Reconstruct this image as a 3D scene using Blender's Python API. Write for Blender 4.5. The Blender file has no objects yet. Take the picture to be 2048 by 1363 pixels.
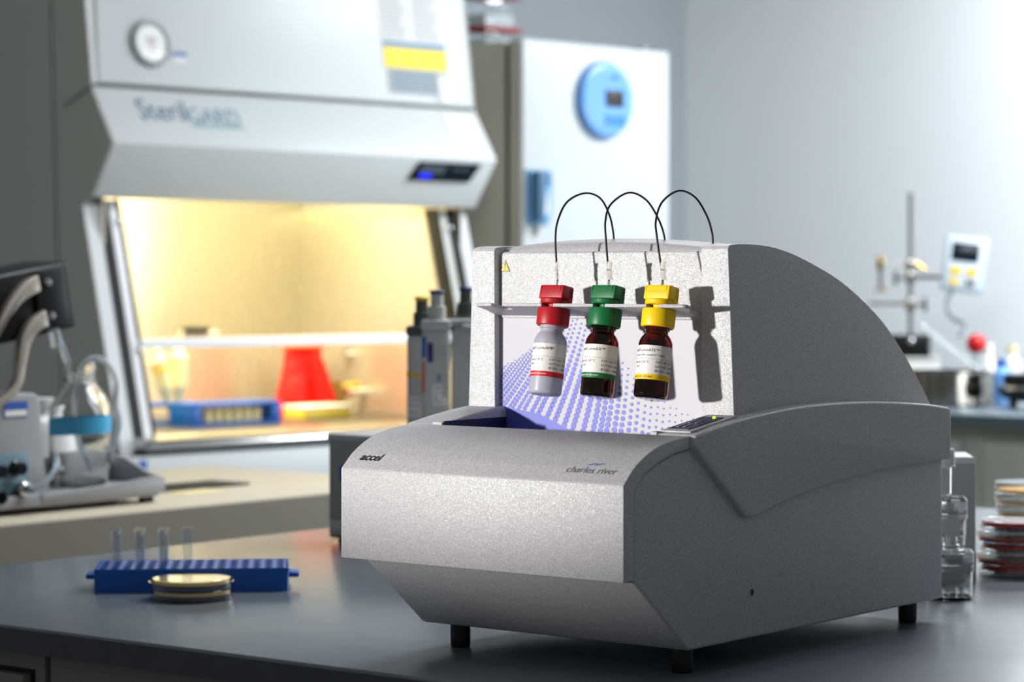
import bpy, bmesh, math, random
from mathutils import Vector, Matrix
random.seed(4)
SC = bpy.context.scene
C = SC.collection
R = math.radians
TZ = 0.90                      # bench height

# ------------------------------------------------------------------ camera
cam_d = bpy.data.cameras.new('camera')
cam = bpy.data.objects.new('camera', cam_d); C.objects.link(cam)
cam.location = (0, 0, TZ + 0.356); cam.rotation_euler = (R(90), 0, 0)
cam_d.sensor_width = 36.0; cam_d.lens = 5000 * 36.0 / 2048
cam_d.shift_y = (560 - 681.5) / 2048
cam_d.clip_start = 0.05; cam_d.clip_end = 60
cam_d.dof.use_dof = True; cam_d.dof.focus_distance = 2.33; cam_d.dof.aperture_fstop = 7.0
SC.camera = cam
# ------------------------------------------------------------------ world and lights
w = bpy.data.worlds.new('room_ambient'); SC.world = w; w.use_nodes = True
w.node_tree.nodes['Background'].inputs[0].default_value = (0.95, 0.97, 1.0, 1)
w.node_tree.nodes['Background'].inputs[1].default_value = 0.18

def light(name, kind, loc, target, energy, color=(1, 1, 1), **kw):
    d = bpy.data.lights.new(name, kind); d.energy = energy; d.color = color
    for k, v in kw.items(): setattr(d, k, v)
    o = bpy.data.objects.new(name, d); C.objects.link(o); o.location = loc
    o.rotation_euler = (Vector(target) - Vector(loc)).to_track_quat('-Z', 'Y').to_euler()
    return o
# studio spot on the instrument, from the left and almost level with the vials
light('key_spot', 'SPOT', (-3.20, 0.95, TZ + 0.450), (0.05, 2.37, TZ + 1.00), 690, (1.0, 0.965, 0.93),
      spot_size=R(29.75), spot_blend=0.03, shadow_soft_size=0.07)
# daylight from the window wall far off to the right
light('window_daylight', 'AREA', (2.75, 6.0, TZ + 0.30), (0.6, 7.3, TZ + 0.45), 34, (0.92, 0.97, 1.0),
      shape='RECTANGLE', size=1.2, size_y=1.1)
# added overhead fill between the benches, lifts bench top and instrument rims
light('overhead_fill', 'AREA', (0.85, 4.1, 2.75), (0.85, 4.2, 0.0), 80, (0.96, 0.98, 1.0),
      shape='RECTANGLE', size=2.0, size_y=0.7)
# added fill above the far counter to brighten the right wall
light('wall_fill', 'AREA', (1.95, 6.75, 2.85), (1.7, 6.95, 0.0), 92, (0.93, 0.97, 1.0),
      shape='RECTANGLE', size=1.2, size_y=0.5)
SC.view_settings.view_transform = 'Standard'; SC.view_settings.look = 'None'
SC.view_settings.exposure = 0.0; SC.view_settings.gamma = 1.0; SC.view_settings.use_curve_mapping = False

# ------------------------------------------------------------------ materials
MATS = {}
def srgb(r, g, b):
    f = lambda c: (c / 255 / 12.92) if c <= 10 else ((c / 255 + 0.055) / 1.055) ** 2.4
    return (f(r), f(g), f(b))
def mat(name, col, rough=0.5, metal=0.0, spec=0.5, trans=0.0, ior=1.45, emit=None, estr=0.0,
        bump=None, var=None, coat=0.0, alpha=1.0, sss=0.0):
    """col: sRGB 0-255; bump=(scale, strength, distance); var=(scale, amount) colour variation"""
    m = bpy.data.materials.new(name); m.use_nodes = True
    nt = m.node_tree; p = nt.nodes['Principled BSDF']
    c = srgb(*col)
    p.inputs['Base Color'].default_value = (*c, 1)
    p.inputs['Roughness'].default_value = rough; p.inputs['Metallic'].default_value = metal
    p.inputs['Specular IOR Level'].default_value = spec
    p.inputs['Transmission Weight'].default_value = trans; p.inputs['IOR'].default_value = ior
    p.inputs['Coat Weight'].default_value = coat
    p.inputs['Alpha'].default_value = alpha
    if sss:
        p.inputs['Subsurface Weight'].default_value = sss
        p.inputs['Subsurface Radius'].default_value = (0.02, 0.016, 0.010)
    if emit:
        p.inputs['Emission Color'].default_value = (*srgb(*emit), 1)
        p.inputs['Emission Strength'].default_value = estr
    if bump or var:
        tc = nt.nodes.new('ShaderNodeTexCoord')
        if bump:
            n = nt.nodes.new('ShaderNodeTexNoise'); n.inputs['Scale'].default_value = bump[0]
            n.inputs['Detail'].default_value = 2.0
            nt.links.new(tc.outputs['Object'], n.inputs['Vector'])
            b = nt.nodes.new('ShaderNodeBump'); b.inputs['Strength'].default_value = bump[1]
            b.inputs['Distance'].default_value = bump[2]
            nt.links.new(n.outputs['Fac'], b.inputs['Height'])
            nt.links.new(b.outputs['Normal'], p.inputs['Normal'])
        if var:
            n = nt.nodes.new('ShaderNodeTexNoise'); n.inputs['Scale'].default_value = var[0]
            n.inputs['Detail'].default_value = 4.0
            nt.links.new(tc.outputs['Object'], n.inputs['Vector'])
            r = nt.nodes.new('ShaderNodeValToRGB')
            r.color_ramp.elements[0].position = 0.3; r.color_ramp.elements[1].position = 0.7
            r.color_ramp.elements[0].color = (*[x * (1 - var[1]) for x in c], 1)
            r.color_ramp.elements[1].color = (*[min(1, x * (1 + var[1])) for x in c], 1)
            nt.links.new(n.outputs['Fac'], r.inputs['Fac'])
            nt.links.new(r.outputs['Color'], p.inputs['Base Color'])
    MATS[name] = m
    return m
def clear_mat(name, tint, gloss_rough=0.03, f=1.0, ior=1.45):
    """thin clear sheet: fresnel mix of straight-through and mirror reflection"""
    m = bpy.data.materials.new(name); m.use_nodes = True; nt = m.node_tree
    nt.nodes.remove(nt.nodes['Principled BSDF']); out = nt.nodes['Material Output']
    t = nt.nodes.new('ShaderNodeBsdfTransparent'); t.inputs['Color'].default_value = (*tint, 1)
    g = nt.nodes.new('ShaderNodeBsdfGlossy'); g.inputs['Roughness'].default_value = gloss_rough
    fr = nt.nodes.new('ShaderNodeFresnel'); ge = nt.nodes.new('ShaderNodeNewGeometry')
    im = nt.nodes.new('ShaderNodeMapRange'); im.inputs['To Min'].default_value = ior; im.inputs['To Max'].default_value = 1 / ior
    nt.links.new(ge.outputs['Backfacing'], im.inputs['Value']); nt.links.new(im.outputs[0], fr.inputs['IOR'])
    mx = nt.nodes.new('ShaderNodeMixShader')
    nt.links.new(fr.outputs[0], mx.inputs[0]); nt.links.new(t.outputs[0], mx.inputs[1]); nt.links.new(g.outputs[0], mx.inputs[2])
    nt.links.new(mx.outputs[0], out.inputs[0]); MATS[name] = m
    return m
# textured metallic-flake paint of the instrument
def paint(name, col, grain=950, strength=0.55, flake=0.35):
    m = mat(name, col, rough=0.48, spec=0.35)
    nt = m.node_tree; p = nt.nodes['Principled BSDF']; c = srgb(*col)
    tc = nt.nodes.new('ShaderNodeTexCoord')
    n = nt.nodes.new('ShaderNodeTexNoise'); n.inputs['Scale'].default_value = grain; n.inputs['Detail'].default_value = 2.5
    nt.links.new(tc.outputs['Object'], n.inputs['Vector'])
    b = nt.nodes.new('ShaderNodeBump'); b.inputs['Strength'].default_value = strength; b.inputs['Distance'].default_value = 0.0006
    nt.links.new(n.outputs['Fac'], b.inputs['Height']); nt.links.new(b.outputs['Normal'], p.inputs['Normal'])
    v = nt.nodes.new('ShaderNodeTexVoronoi'); v.inputs['Scale'].default_value = 1500
    nt.links.new(tc.outputs['Object'], v.inputs['Vector'])
    sep = nt.nodes.new('ShaderNodeSeparateColor'); nt.links.new(v.outputs['Color'], sep.inputs[0])
    mr = nt.nodes.new('ShaderNodeMapRange'); mr.inputs['From Min'].default_value = 0.72; mr.inputs['From Max'].default_value = 1.0
    mr.inputs['To Min'].default_value = 0.0; mr.inputs['To Max'].default_value = flake
    nt.links.new(sep.outputs[0], mr.inputs['Value']); nt.links.new(mr.outputs[0], p.inputs['Metallic'])
    rr = nt.nodes.new('ShaderNodeValToRGB')
    rr.color_ramp.elements[0].color = (*[x * 0.76 for x in c], 1); rr.color_ramp.elements[1].color = (*[min(1, x * 1.24) for x in c], 1)
    nt.links.new(sep.outputs[1], rr.inputs['Fac']); nt.links.new(rr.outputs['Color'], p.inputs['Base Color'])
    return m
paint('device_paint', (180, 180, 183), grain=1300, strength=0.32)
paint('device_paint_fine', (196, 196, 199), grain=1300, strength=0.45, flake=0.6)
mat('panel_white', (180, 179, 186), 0.45, bump=(900, 0.12, 0.0003))
mat('print_blue', (92, 100, 196), 0.45)
mat('navy', (26, 29, 74), 0.5)
mat('black_rubber', (20, 20, 21), 0.45)
mat('black_plastic', (13, 13, 14), 0.4, spec=0.35, bump=(400, 0.1, 0.0003))
mat('black_gloss', (10, 10, 12), 0.12)
mat('ink', (30, 30, 34), 0.5)
mat('ink_soft', (92, 92, 96), 0.5)
mat('logo_blue', (45, 85, 160), 0.5)
mat('cap_red', (176, 20, 30), 0.42, bump=(1400, 0.15, 0.0003))
mat('cap_green', (16, 108, 58), 0.42, bump=(1400, 0.15, 0.0003))
mat('cap_yellow', (250, 206, 8), 0.42, bump=(1400, 0.15, 0.0003))
mat('label_white', (234, 230, 224), 0.5)
mat('bar_red', (200, 22, 40), 0.5); mat('bar_green', (20, 110, 50), 0.5); mat('bar_yellow', (246, 200, 20), 0.5)
mat('amber_glass', (150, 52, 12), 0.03, trans=1.0, ior=1.5)
mat('amber_liquid', (120, 34, 6), 0.0, trans=1.0, ior=1.34)
mat('frosted_plastic', (226, 226, 238), 0.35, trans=0.55, ior=1.4, sss=0.0)
clear_mat('clear_glass', (0.92, 0.94, 0.955), ior=1.62)
clear_mat('clear_plastic', (0.965, 0.97, 0.965), ior=1.5)
mat('jar_clear', (250, 251, 250), 0.03, trans=1.0, ior=1.45)
mat('bath_steel', (150, 147, 140), 0.14, 1.0)
clear_mat('tube_glass', (0.965, 0.975, 0.98), ior=1.7)
clear_mat('thin_clear', (0.94, 0.96, 0.97), ior=1.5)
clear_mat('sash_glass', (0.90, 0.91, 0.88), ior=1.35)
mat('steel', (200, 200, 198), 0.25, 1.0)
mat('steel_dark', (110, 112, 112), 0.35, 1.0)
mat('chrome', (225, 226, 228), 0.08, 1.0)
mat('brass', (190, 165, 100), 0.3, 1.0)
def brushed(name, col, rough):
    m = mat(name, col, rough, 0.62); nt = m.node_tree; p = nt.nodes['Principled BSDF']
    tc = nt.nodes.new('ShaderNodeTexCoord'); mp = nt.nodes.new('ShaderNodeMapping'); mp.inputs['Scale'].default_value = (90, 90, 2)
    n = nt.nodes.new('ShaderNodeTexNoise'); n.inputs['Scale'].default_value = 6
    mr = nt.nodes.new('ShaderNodeMapRange'); mr.inputs['To Min'].default_value = rough * 0.8; mr.inputs['To Max'].default_value = rough * 1.25
    nt.links.new(tc.outputs['Object'], mp.inputs[0]); nt.links.new(mp.outputs[0], n.inputs['Vector'])
    nt.links.new(n.outputs['Fac'], mr.inputs[0]); nt.links.new(mr.outputs[0], p.inputs['Roughness'])
brushed('hood_steel', (204, 198, 182), 0.25)
mat('hood_white', (206, 211, 213), 0.4, bump=(60, 0.03, 0.001))
mat('hood_side', (198, 199, 192), 0.5)
mat('seam_grey', (120, 122, 122), 0.6)
mat('sash_white', (232, 234, 238), 0.4)
mat('dark_gap', (18, 18, 17), 0.7)
mat('freezer_white', (184, 191, 194), 0.35)
mat('freezer_side', (168, 166, 154), 0.45)
mat('oval_blue', (104, 158, 222), 0.3)
mat('key_blue', (28, 122, 200), 0.4)
mat('screen_dark', (26, 16, 18), 0.25)
mat('handle_blue', (100, 156, 200), 0.35)
mat('handle_dark', (64, 104, 138), 0.4)
mat('yellow_sticker', (246, 220, 8), 0.5)
mat('paper', (224, 226, 226), 0.7)
mat('paper_grey', (176, 182, 184), 0.7)
mat('paper_line', (150, 152, 152), 0.7)
mat('blue_band', (110, 145, 180), 0.6)
mat('text_blue', (86, 120, 146), 0.6); mat('text_blue_pale', (116, 150, 174), 0.6); mat('text_teal', (130, 176, 174), 0.6)
mat('display_navy', (14, 26, 38), 0.2)
mat('display_grey', (84, 92, 104), 0.4)
mat('display_led', (20, 30, 200), 0.4, emit=(20, 40, 255), estr=1.5)
mat('led_green', (190, 255, 20), 0.4, emit=(190, 255, 20), estr=2.2)
mat('worktop', (104, 111, 118), 0.24, spec=0.8, bump=(26, 0.05, 0.002), var=(7, 0.10))
mat('worktop_edge', (66, 66, 70), 0.45, bump=(120, 0.2, 0.001), var=(30, 0.12))
mat('cabinet_grey', (120, 122, 116), 0.5)
mat('bench_beige', (184, 176, 157), 0.45, var=(10, 0.04))
mat('bench_face', (132, 129, 120), 0.5)
mat('far_top', (98, 112, 122), 0.25)
mat('far_edge', (60, 76, 84), 0.4)
mat('far_cabinet', (136, 140, 138), 0.5)
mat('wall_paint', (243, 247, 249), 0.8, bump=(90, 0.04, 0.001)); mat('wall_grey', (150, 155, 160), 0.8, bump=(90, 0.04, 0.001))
mat('floor_vinyl', (120, 122, 122), 0.4, var=(3, 0.08))
mat('rack_blue', (6, 84, 176), 0.35, bump=(500, 0.1, 0.0003))
mat('rack_teal', (10, 130, 170), 0.4)
mat('agar_yellow', (244, 214, 146), 0.3, spec=0.6, sss=1.0)
mat('agar_orange', (232, 168, 62), 0.3)
mat('agar_red', (176, 10, 26), 0.25)
mat('instr_grey', (144, 145, 148), 0.4, bump=(300, 0.08, 0.0005))
mat('instr_silver', (186, 178, 168), 0.35, 0.6)
mat('instr_panel', (96, 122, 136), 0.4)
mat('tape_blue', (64, 164, 208), 0.5)
mat('tubing_clear', (214, 228, 240), 0.1, trans=0.7, ior=1.3)
mat('sticker_blue', (40, 90, 170), 0.5)
mat('box_grey', (150, 152, 148), 0.5)
mat('box_light', (182, 184, 182), 0.5)
mat('pip_grey', (186, 188, 186), 0.4); mat('pip_dark', (76, 78, 78), 0.45); mat('pip_blue', (34, 42, 110), 0.4)
mat('pip_yellow', (220, 190, 30), 0.4); mat('pip_orange', (196, 96, 90), 0.5); mat('stand_grey', (150, 152, 150), 0.45)
mat('bag_red', (226, 20, 16), 0.35, trans=0.15, bump=(40, 0.5, 0.01))
mat('bag_rim', (235, 150, 70), 0.4)
mat('cream', (226, 212, 160), 0.5)
mat('tip_box', (214, 190, 70), 0.4)
mat('ctrl_grey', (170, 186, 200), 0.35)
mat('ctrl_face', (200, 212, 220), 0.4)
mat('red_gloss', (190, 8, 16), 0.3)
mat('grey_cable', (96, 106, 114), 0.4)
mat('white_plastic', (232, 234, 234), 0.4)
mat('natural_pp', (228, 230, 228), 0.4, trans=0.25)
mat('shadow_dark', (40, 38, 34), 0.7)
mat('blood_cap', (150, 40, 48), 0.4)

# ------------------------------------------------------------------ mesh helpers
def box(bm, x0, x1, y0, y1, z0, z1):
    v = [bm.verts.new(p) for p in ((x0, y0, z0), (x1, y0, z0), (x1, y1, z0), (x0, y1, z0),
                                   (x0, y0, z1), (x1, y0, z1), (x1, y1, z1), (x0, y1, z1))]
    for f in ((3, 2, 1, 0), (4, 5, 6, 7), (0, 1, 5, 4), (1, 2, 6, 5), (2, 3, 7, 6), (3, 0, 4, 7)):
        bm.faces.new([v[i] for i in f])
    return v
def prism(bm, pts, a0, a1, axis='x'):
    """polygon pts (p,q) extruded from a0 to a1 along axis. x:(p,q)=(y,z)  y:(x,z)  z:(x,y)"""
    def P(p, q, a): return {'x': (a, p, q), 'y': (p, a, q), 'z': (p, q, a)}[axis]
    A = [bm.verts.new(P(p, q, a0)) for p, q in pts]; B = [bm.verts.new(P(p, q, a1)) for p, q in pts]
    n = len(pts); bm.faces.new(A); bm.faces.new(B[::-1])
    for i in range(n): bm.faces.new((A[i], B[i], B[(i + 1) % n], A[(i + 1) % n]))
    return A, B
def lathe(bm, prof, seg=40, center=(0, 0)):
    rings = []
    for r, z in prof:
        if r < 1e-6: rings.append([bm.verts.new((center[0], center[1], z))])
        else: rings.append([bm.verts.new((center[0] + r * math.cos(2 * math.pi * k / seg), center[1] + r * math.sin(2 * math.pi * k / seg), z)) for k in range(seg)])
    for a, b in zip(rings, rings[1:]):
        for k in range(seg):
            k2 = (k + 1) % seg
            if len(a) == 1 and len(b) == 1: continue
            if len(a) == 1: bm.faces.new((a[0], b[k], b[k2]))
            elif len(b) == 1: bm.faces.new((a[k], b[0], a[k2]))
            else: bm.faces.new((a[k], b[k], b[k2], a[k2]))
def smooth_path(pts, n=10):
    """Catmull-Rom through pts"""
    pts = [Vector(p) for p in pts]; out = []
    ext = [2 * pts[0] - pts[1]] + pts + [2 * pts[-1] - pts[-2]]
    for i in range(1, len(ext) - 2):
        p0, p1, p2, p3 = ext[i - 1:i + 3]
        for k in range(n):
            t = k / n
            out.append(0.5 * ((2 * p1) + (p2 - p0) * t + (2 * p0 - 5 * p1 + 4 * p2 - p3) * t * t + (3 * p1 - p0 - 3 * p2 + p3) * t ** 3))
    out.append(pts[-1]); return out
def tube(bm, path, r, seg=10, cap=True, r2=None):
    path = [Vector(p) for p in path]; rings = []
    t0 = (path[1] - path[0]).normalized()
    nrm = t0.orthogonal().normalized()
    for i, p in enumerate(path):
        t = (path[min(i + 1, len(path) - 1)] - path[max(i - 1, 0)]).normalized()
        nrm = (nrm - t * nrm.dot(t)).normalized(); bn = t.cross(nrm)
        rr = r if r2 is None else r + (r2 - r) * i / (len(path) - 1)
        rings.append([bm.verts.new(p + rr * (math.cos(2 * math.pi * k / seg) * nrm + math.sin(2 * math.pi * k / seg) * bn)) for k in range(seg)])
    for a, b in zip(rings, rings[1:]):
        for k in range(seg): bm.faces.new((a[k], a[(k + 1) % seg], b[(k + 1) % seg], b[k]))
    if cap: bm.faces.new(rings[0][::-1]); bm.faces.new(rings[-1])
def bevel(bm, w, seg=2, ang=30):
    bm.normal_update()
    es = [e for e in bm.edges if len(e.link_faces) == 2 and e.calc_face_angle(0) > R(ang)]
    if es: bmesh.ops.bevel(bm, geom=es, offset=w, segments=seg, affect='EDGES', profile=0.5, clamp_overlap=True)
def obj(name, bm, m, parent=None, loc=(0, 0, 0), rot=(0, 0, 0), smooth=35, label=None, kind=None):
    if isinstance(bm, bmesh.types.BMesh):
        bmesh.ops.recalc_face_normals(bm, faces=bm.faces)
        me = bpy.data.meshes.new(name); bm.to_mesh(me); bm.free()
        if smooth:
            for p in me.polygons: p.use_smooth = True
            me.set_sharp_from_angle(angle=R(smooth))
    else: me = bm
    if m is not None and not me.materials: me.materials.append(MATS[m])
    o = bpy.data.objects.new(name, me); C.objects.link(o)
    o.location = loc; o.rotation_euler = rot
    if parent: o.parent = parent
    if label: o['label'] = label
    if kind: o['kind'] = kind
    return o
def bbox(name, x0, x1, y0, y1, z0, z1, m, parent=None, bev=0.0, seg=2, **kw):
    bm = bmesh.new(); box(bm, x0, x1, y0, y1, z0, z1)
    if bev: bevel(bm, bev, seg)
    return obj(name, bm, m, parent, **kw)
def thing(name, label, cat, loc=(0, 0, 0), rotz=0.0, group=None):
    o = bpy.data.objects.new(name, None); C.objects.link(o); o.empty_display_size = 0.02
    o.location = loc; o.rotation_euler = (0, 0, rotz); o['label'] = label; o['category'] = cat
    if group: o['group'] = group
    return o
def tag(o, label, cat, group=None):
    o['label'] = label; o['category'] = cat
    if group: o['group'] = group
    return o
def struct(o): o['kind'] = 'structure'; return o
def copy_tree(o, parent=None):
    c = o.copy(); C.objects.link(c); c.parent = parent
    for ch in list(o.children): copy_tree(ch, c)
    return c
def text_mesh(body, width=None, size=None, shear=0.0, offset=0.0, align='CENTER'):
    """flat text mesh in the xy plane scaled to a given overall width"""
    cu = bpy.data.curves.new('lettering', 'FONT'); cu.body = body; cu.size = 1.0; cu.shear = shear; cu.offset = offset
    cu.align_x = align; cu.align_y = 'CENTER'; cu.resolution_u = 3
    o = bpy.data.objects.new('lettering', cu); C.objects.link(o)
    dg = bpy.context.evaluated_depsgraph_get()
    me = bpy.data.meshes.new_from_object(o.evaluated_get(dg))
    bpy.data.objects.remove(o); bpy.data.curves.remove(cu); me.materials.clear()
    xs = [v.co.x for v in me.vertices]; ext = (max(xs) - min(xs)) if xs else 1
    s = (width / ext) if width else size
    for v in me.vertices: v.co *= s
    return me
def map_mesh(me, fn):
    for v in me.vertices: v.co = Vector(fn(v.co.x, v.co.y))
    me.update(); return me
A38 = R(38)
def TW(u, v, z=TZ):
    """bench grid (u away to the right, v away to the left) to world"""
    return (u * math.sin(A38) - v * math.cos(A38), u * math.cos(A38) + v * math.sin(A38), z)

# ================================================================== room shell
A45 = R(45); PHX, PHY = -0.954, 6.0
def HW(x, y, z=0.0):
    """hood grid (x along its front to the right, y to the back wall) to world"""
    s = math.sqrt(0.5)
    return (PHX + s * x - s * y, PHY + s * x + s * y, z)
struct(bbox('floor', -4.5, 4.5, 0.3, 10.5, -0.05, 0.0, 'floor_vinyl'))
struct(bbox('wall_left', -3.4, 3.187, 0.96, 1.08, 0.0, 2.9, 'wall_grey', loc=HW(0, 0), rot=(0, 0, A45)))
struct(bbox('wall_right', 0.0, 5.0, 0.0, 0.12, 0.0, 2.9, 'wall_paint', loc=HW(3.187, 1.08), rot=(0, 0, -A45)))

# ================================================================== fume cabinet (biosafety hood)
hood = thing('safety_cabinet', 'large white laboratory safety cabinet with lit yellow interior and raised sash', 'cabinet', HW(0, 0), A45)
HWD = 1.29
def front(z): return -0.032 + 0.163 * (z - 0.826) / 0.625     # sloping sash plane
side_prof = [(0.92, 0.80), (-0.032 - 0.012, 0.78), (front(0.826), 0.826), (front(1.451), 1.451), (0.085, 1.455), (0.0, 1.587), (0.088, 1.727), (0.142, 2.16), (0.92, 2.16)]
lower_prof = [(0.92, 0.78), (-0.036, 0.78), (front(0.826), 0.826), (front(1.458), 1.458), (0.92, 1.458)]
for xa, xb in ((0.0, 0.040), (HWD - 0.04, HWD)):
    bm = bmesh.new(); prism(bm, lower_prof, xa, xb); bevel(bm, 0.003)
    sp = obj('side_panel', bm, 'hood_side', hood)
    bm = bmesh.new()
    prism(bm, [(front(0.83) - 0.002, 0.83), (front(1.45) - 0.002, 1.45), (front(1.45) + 0.03, 1.45), (front(0.83) + 0.03, 0.83)], xa + 0.001 if xa else xa - 0.001, xb + 0.001 if xa == 0 else xb - 0.001)
    obj('front_edge', bm, 'hood_white', sp)
# canopy: sloping band and underside, then the upper cabinet
bm = bmesh.new(); prism(bm, [(0.15, 1.458), (0.085, 1.458), (0.0, 1.587), (0.088, 1.727), (0.15, 1.727)], 0.0, HWD); bevel(bm, 0.004)
can = obj('canopy', bm, 'hood_white', hood)
for x in (0.0, HWD):
    bm = bmesh.new(); s = -1 if x == 0 else 1
    prism(bm, [(0.92, 1.450), (0.087, 1.462), (0.004, 1.587), (0.088, 1.723), (0.92, 1.736)], x + s * 0.0015, x - s * 0.035)
    obj('canopy_end', bm, 'hood_side', can)
bm = bmesh.new(); prism(bm, [(0.92, 1.735), (0.100, 1.735), (0.150, 2.16), (0.92, 2.16)], 0.004, HWD - 0.004); bevel(bm, 0.003)
obj('upper_case', bm, 'hood_side', hood)
bm = bmesh.new(); prism(bm, [(0.93, 1.725), (0.130, 1.725), (0.130, 1.738), (0.93, 1.738)], 0.008, HWD - 0.008)
obj('seam', bm, 'seam_grey', hood)
def upf(z): return 0.088 + (z - 1.727) * 0.135               # sloping upper front
bm = bmesh.new(); q = [(0.018, 1.738), (HWD - 0.004, 1.738), (HWD - 0.004, 2.16), (0.045, 2.16)]
Av = [bm.verts.new((x, upf(z), z)) for x, z in q]; Bv = [bm.verts.new((x, upf(z) + 0.03, z)) for x, z in q]
bm.faces.new(Av); bm.faces.new(Bv[::-1])
for i in range(4): bm.faces.new((Av[i], Bv[i], Bv[(i + 1) % 4], Av[(i + 1) % 4]))
bevel(bm, 0.003); up = obj('upper_front', bm, 'hood_white', hood)
bm = bmesh.new(); prism(bm, [(upf(1.735), 1.735), (upf(2.16), 2.16), (upf(2.16) + 0.02, 2.16), (upf(1.735) + 0.02, 1.735)], 0.0, 0.012)
obj('corner_strip', bm, 'hood_white', hood)
for xa, xb in ((-0.003, 0.0), (HWD, HWD + 0.003)):
    bm = bmesh.new(); prism(bm, [(0.92, 0.735), (-0.070, 0.735), (-0.070, 0.80), (front(0.826), 0.826), (front(1.44), 1.44), (0.093, 1.455), (0.004, 1.587), (0.090, 1.727), (0.144, 2.16), (0.92, 2.16)], xa, xb)
    obj('side_skin', bm, 'hood_side', hood)
# vertical joints on the grey side
bm = bmesh.new(); prism(bm, [(0.205, 0.82), (0.211, 0.82), (0.262, 1.95), (0.32, 2.15), (0.314, 2.15), (0.256, 1.95)], -0.0042, -0.0025)
obj('side_joint', bm, 'seam_grey', hood)
bm = bmesh.new(); prism(bm, [(0.088, 1.722), (0.088, 1.730), (0.20, 1.688), (0.20, 1.680)], -0.0042, -0.0025)
obj('side_joint', bm, 'seam_grey', hood)
# rails beside the sash
for xr in (0.072, HWD - 0.072 - 0.028):
    bm = bmesh.new(); prism(bm, [(front(0.79), 0.79), (front(1.455), 1.455), (front(1.455) + 0.05, 1.455), (front(0.79) + 0.05, 0.79)], xr, xr + 0.028); bevel(bm, 0.004)
    rail = obj('sash_rail', bm, 'sash_white' if xr < 0.5 else 'hood_side', hood)  # right rail takes the greyer side colour to stand in for shade
    for zz in (1.40, 1.085):
        bm = bmesh.new(); bmesh.ops.create_uvsphere(bm, u_segments=12, v_segments=8, radius=0.009)
        obj('screw', bm, 'chrome', rail, loc=(xr + 0.027, front(zz) - 0.004, zz))
for xr in (0.0405, 0.1005, HWD - 0.0715, HWD - 0.108):
    bm = bmesh.new(); prism(bm, [(front(0.80) - 0.003, 0.80), (front(1.455) - 0.003, 1.455), (front(1.455) + 0.05, 1.455), (front(0.80) + 0.05, 0.80)], xr, xr + (0.031 if xr in (0.0405, HWD - 0.0715) else 0.007))
    obj('gap_gasket_strip', bm, 'dark_gap', hood)  # wide strips paint the shaded gap dark, narrow ones are gaskets
# sash pane with handle bar
bm = bmesh.new(); prism(bm, [(front(1.10) + 0.02, 1.10), (front(1.47) + 0.02, 1.47), (front(1.47) + 0.026, 1.47), (front(1.10) + 0.026, 1.10)], 0.106, HWD - 0.106)
obj('sash_pane', bm, 'sash_glass', hood)
bm = bmesh.new(); prism(bm, [(front(1.10) - 0.004, 1.088), (front(1.10) + 0.022, 1.088), (front(1.12) + 0.022, 1.112), (front(1.12) - 0.004, 1.112)], 0.060, HWD - 0.060); bevel(bm, 0.004)
obj('sash_handle', bm, 'sash_white', hood)
# inside
bbox('back_liner', 0.05, HWD - 0.04, 0.79, 0.80, 0.84, 1.62, 'hood_steel', hood)
bbox('side_liner', HWD - 0.042, HWD - 0.040, 0.10, 0.79, 0.84, 1.46, 'hood_steel', hood)
bbox('side_liner', 0.040, 0.042, 0.10, 0.79, 0.84, 1.46, 'hood_steel', hood)
bbox('work_surface', 0.04, HWD - 0.04, -0.005, 0.79, 0.84, 0.873, 'steel_dark', hood)
bbox('top_liner', 0.03, HWD - 0.03, 0.145, 0.80, 1.62, 1.63, 'hood_white', hood)
# sill and base
bm = bmesh.new(); prism(bm, [(-0.02, 0.845), (-0.075, 0.848), (-0.088, 0.858), (-0.075, 0.872), (0.0, 0.882), (0.02, 0.876)], 0.04, HWD - 0.04); bevel(bm, 0.002)
obj('sill', bm, 'steel', hood)
bbox('sill_gap', 0.03, HWD - 0.03, -0.060, 0.0, 0.832, 0.848, 'dark_gap', hood)
bbox('base_panel', 0.0, HWD, -0.070, 0.80, 0.735, 0.834, 'hood_white', hood, bev=0.004)
stk = bbox('sticker', 0.020, 0.042, -0.0735, -0.070, 0.800, 0.826, 'sticker_blue', hood)
for lx in (0.05, HWD - 0.11):
    for ly in (0.05, 0.72): bbox('stand_leg', lx, lx + 0.06, ly, ly + 0.06, 0.0, 0.735, 'hood_side', hood)
bbox('floor_rail', 0.06, HWD - 0.06, 0.735, 0.765, 0.12, 0.18, 'hood_side', hood)
# front details: gauge, stickers, notices, lettering, display
def on_up(x, z, dy=0.0): return (x, upf(z) - dy, z)
tilt_up = math.atan(0.135)
bm = bmesh.new(); lathe(bm, [(0.0, 0.0), (0.058, 0.0), (0.060, 0.006), (0.057, 0.014), (0.048, 0.014), (0.046, 0.008), (0.0, 0.008)], 40)
gauge = obj('pressure_gauge', bm, 'steel_dark', hood, loc=on_up(0.180, 1.842), rot=(R(90) - tilt_up, 0, 0))
bm = bmesh.new(); lathe(bm, [(0.0, 0.0), (0.046, 0.0), (0.046, 0.0015), (0.0, 0.0015)], 36); obj('gauge_dial', bm, 'white_plastic', gauge, loc=(0, 0, 0.0085))
me = text_mesh('0.5', width=0.028); obj('dial_print', me, 'ink_soft', gauge, loc=(0.0, 0.006, 0.0105))
bbox('gauge_needle', -0.001, 0.001, -0.03, 0.012, 0.0102, 0.011, 'cap_red', gauge)
bm = bmesh.new(); prism(bm, [(-0.040, -0.022), (0.040, -0.022), (0.030, -0.035), (0.0, -0.046), (-0.030, -0.035)], 0.0102, 0.0110, 'z'); obj('dial_plate', bm, 'steel', gauge)
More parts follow.
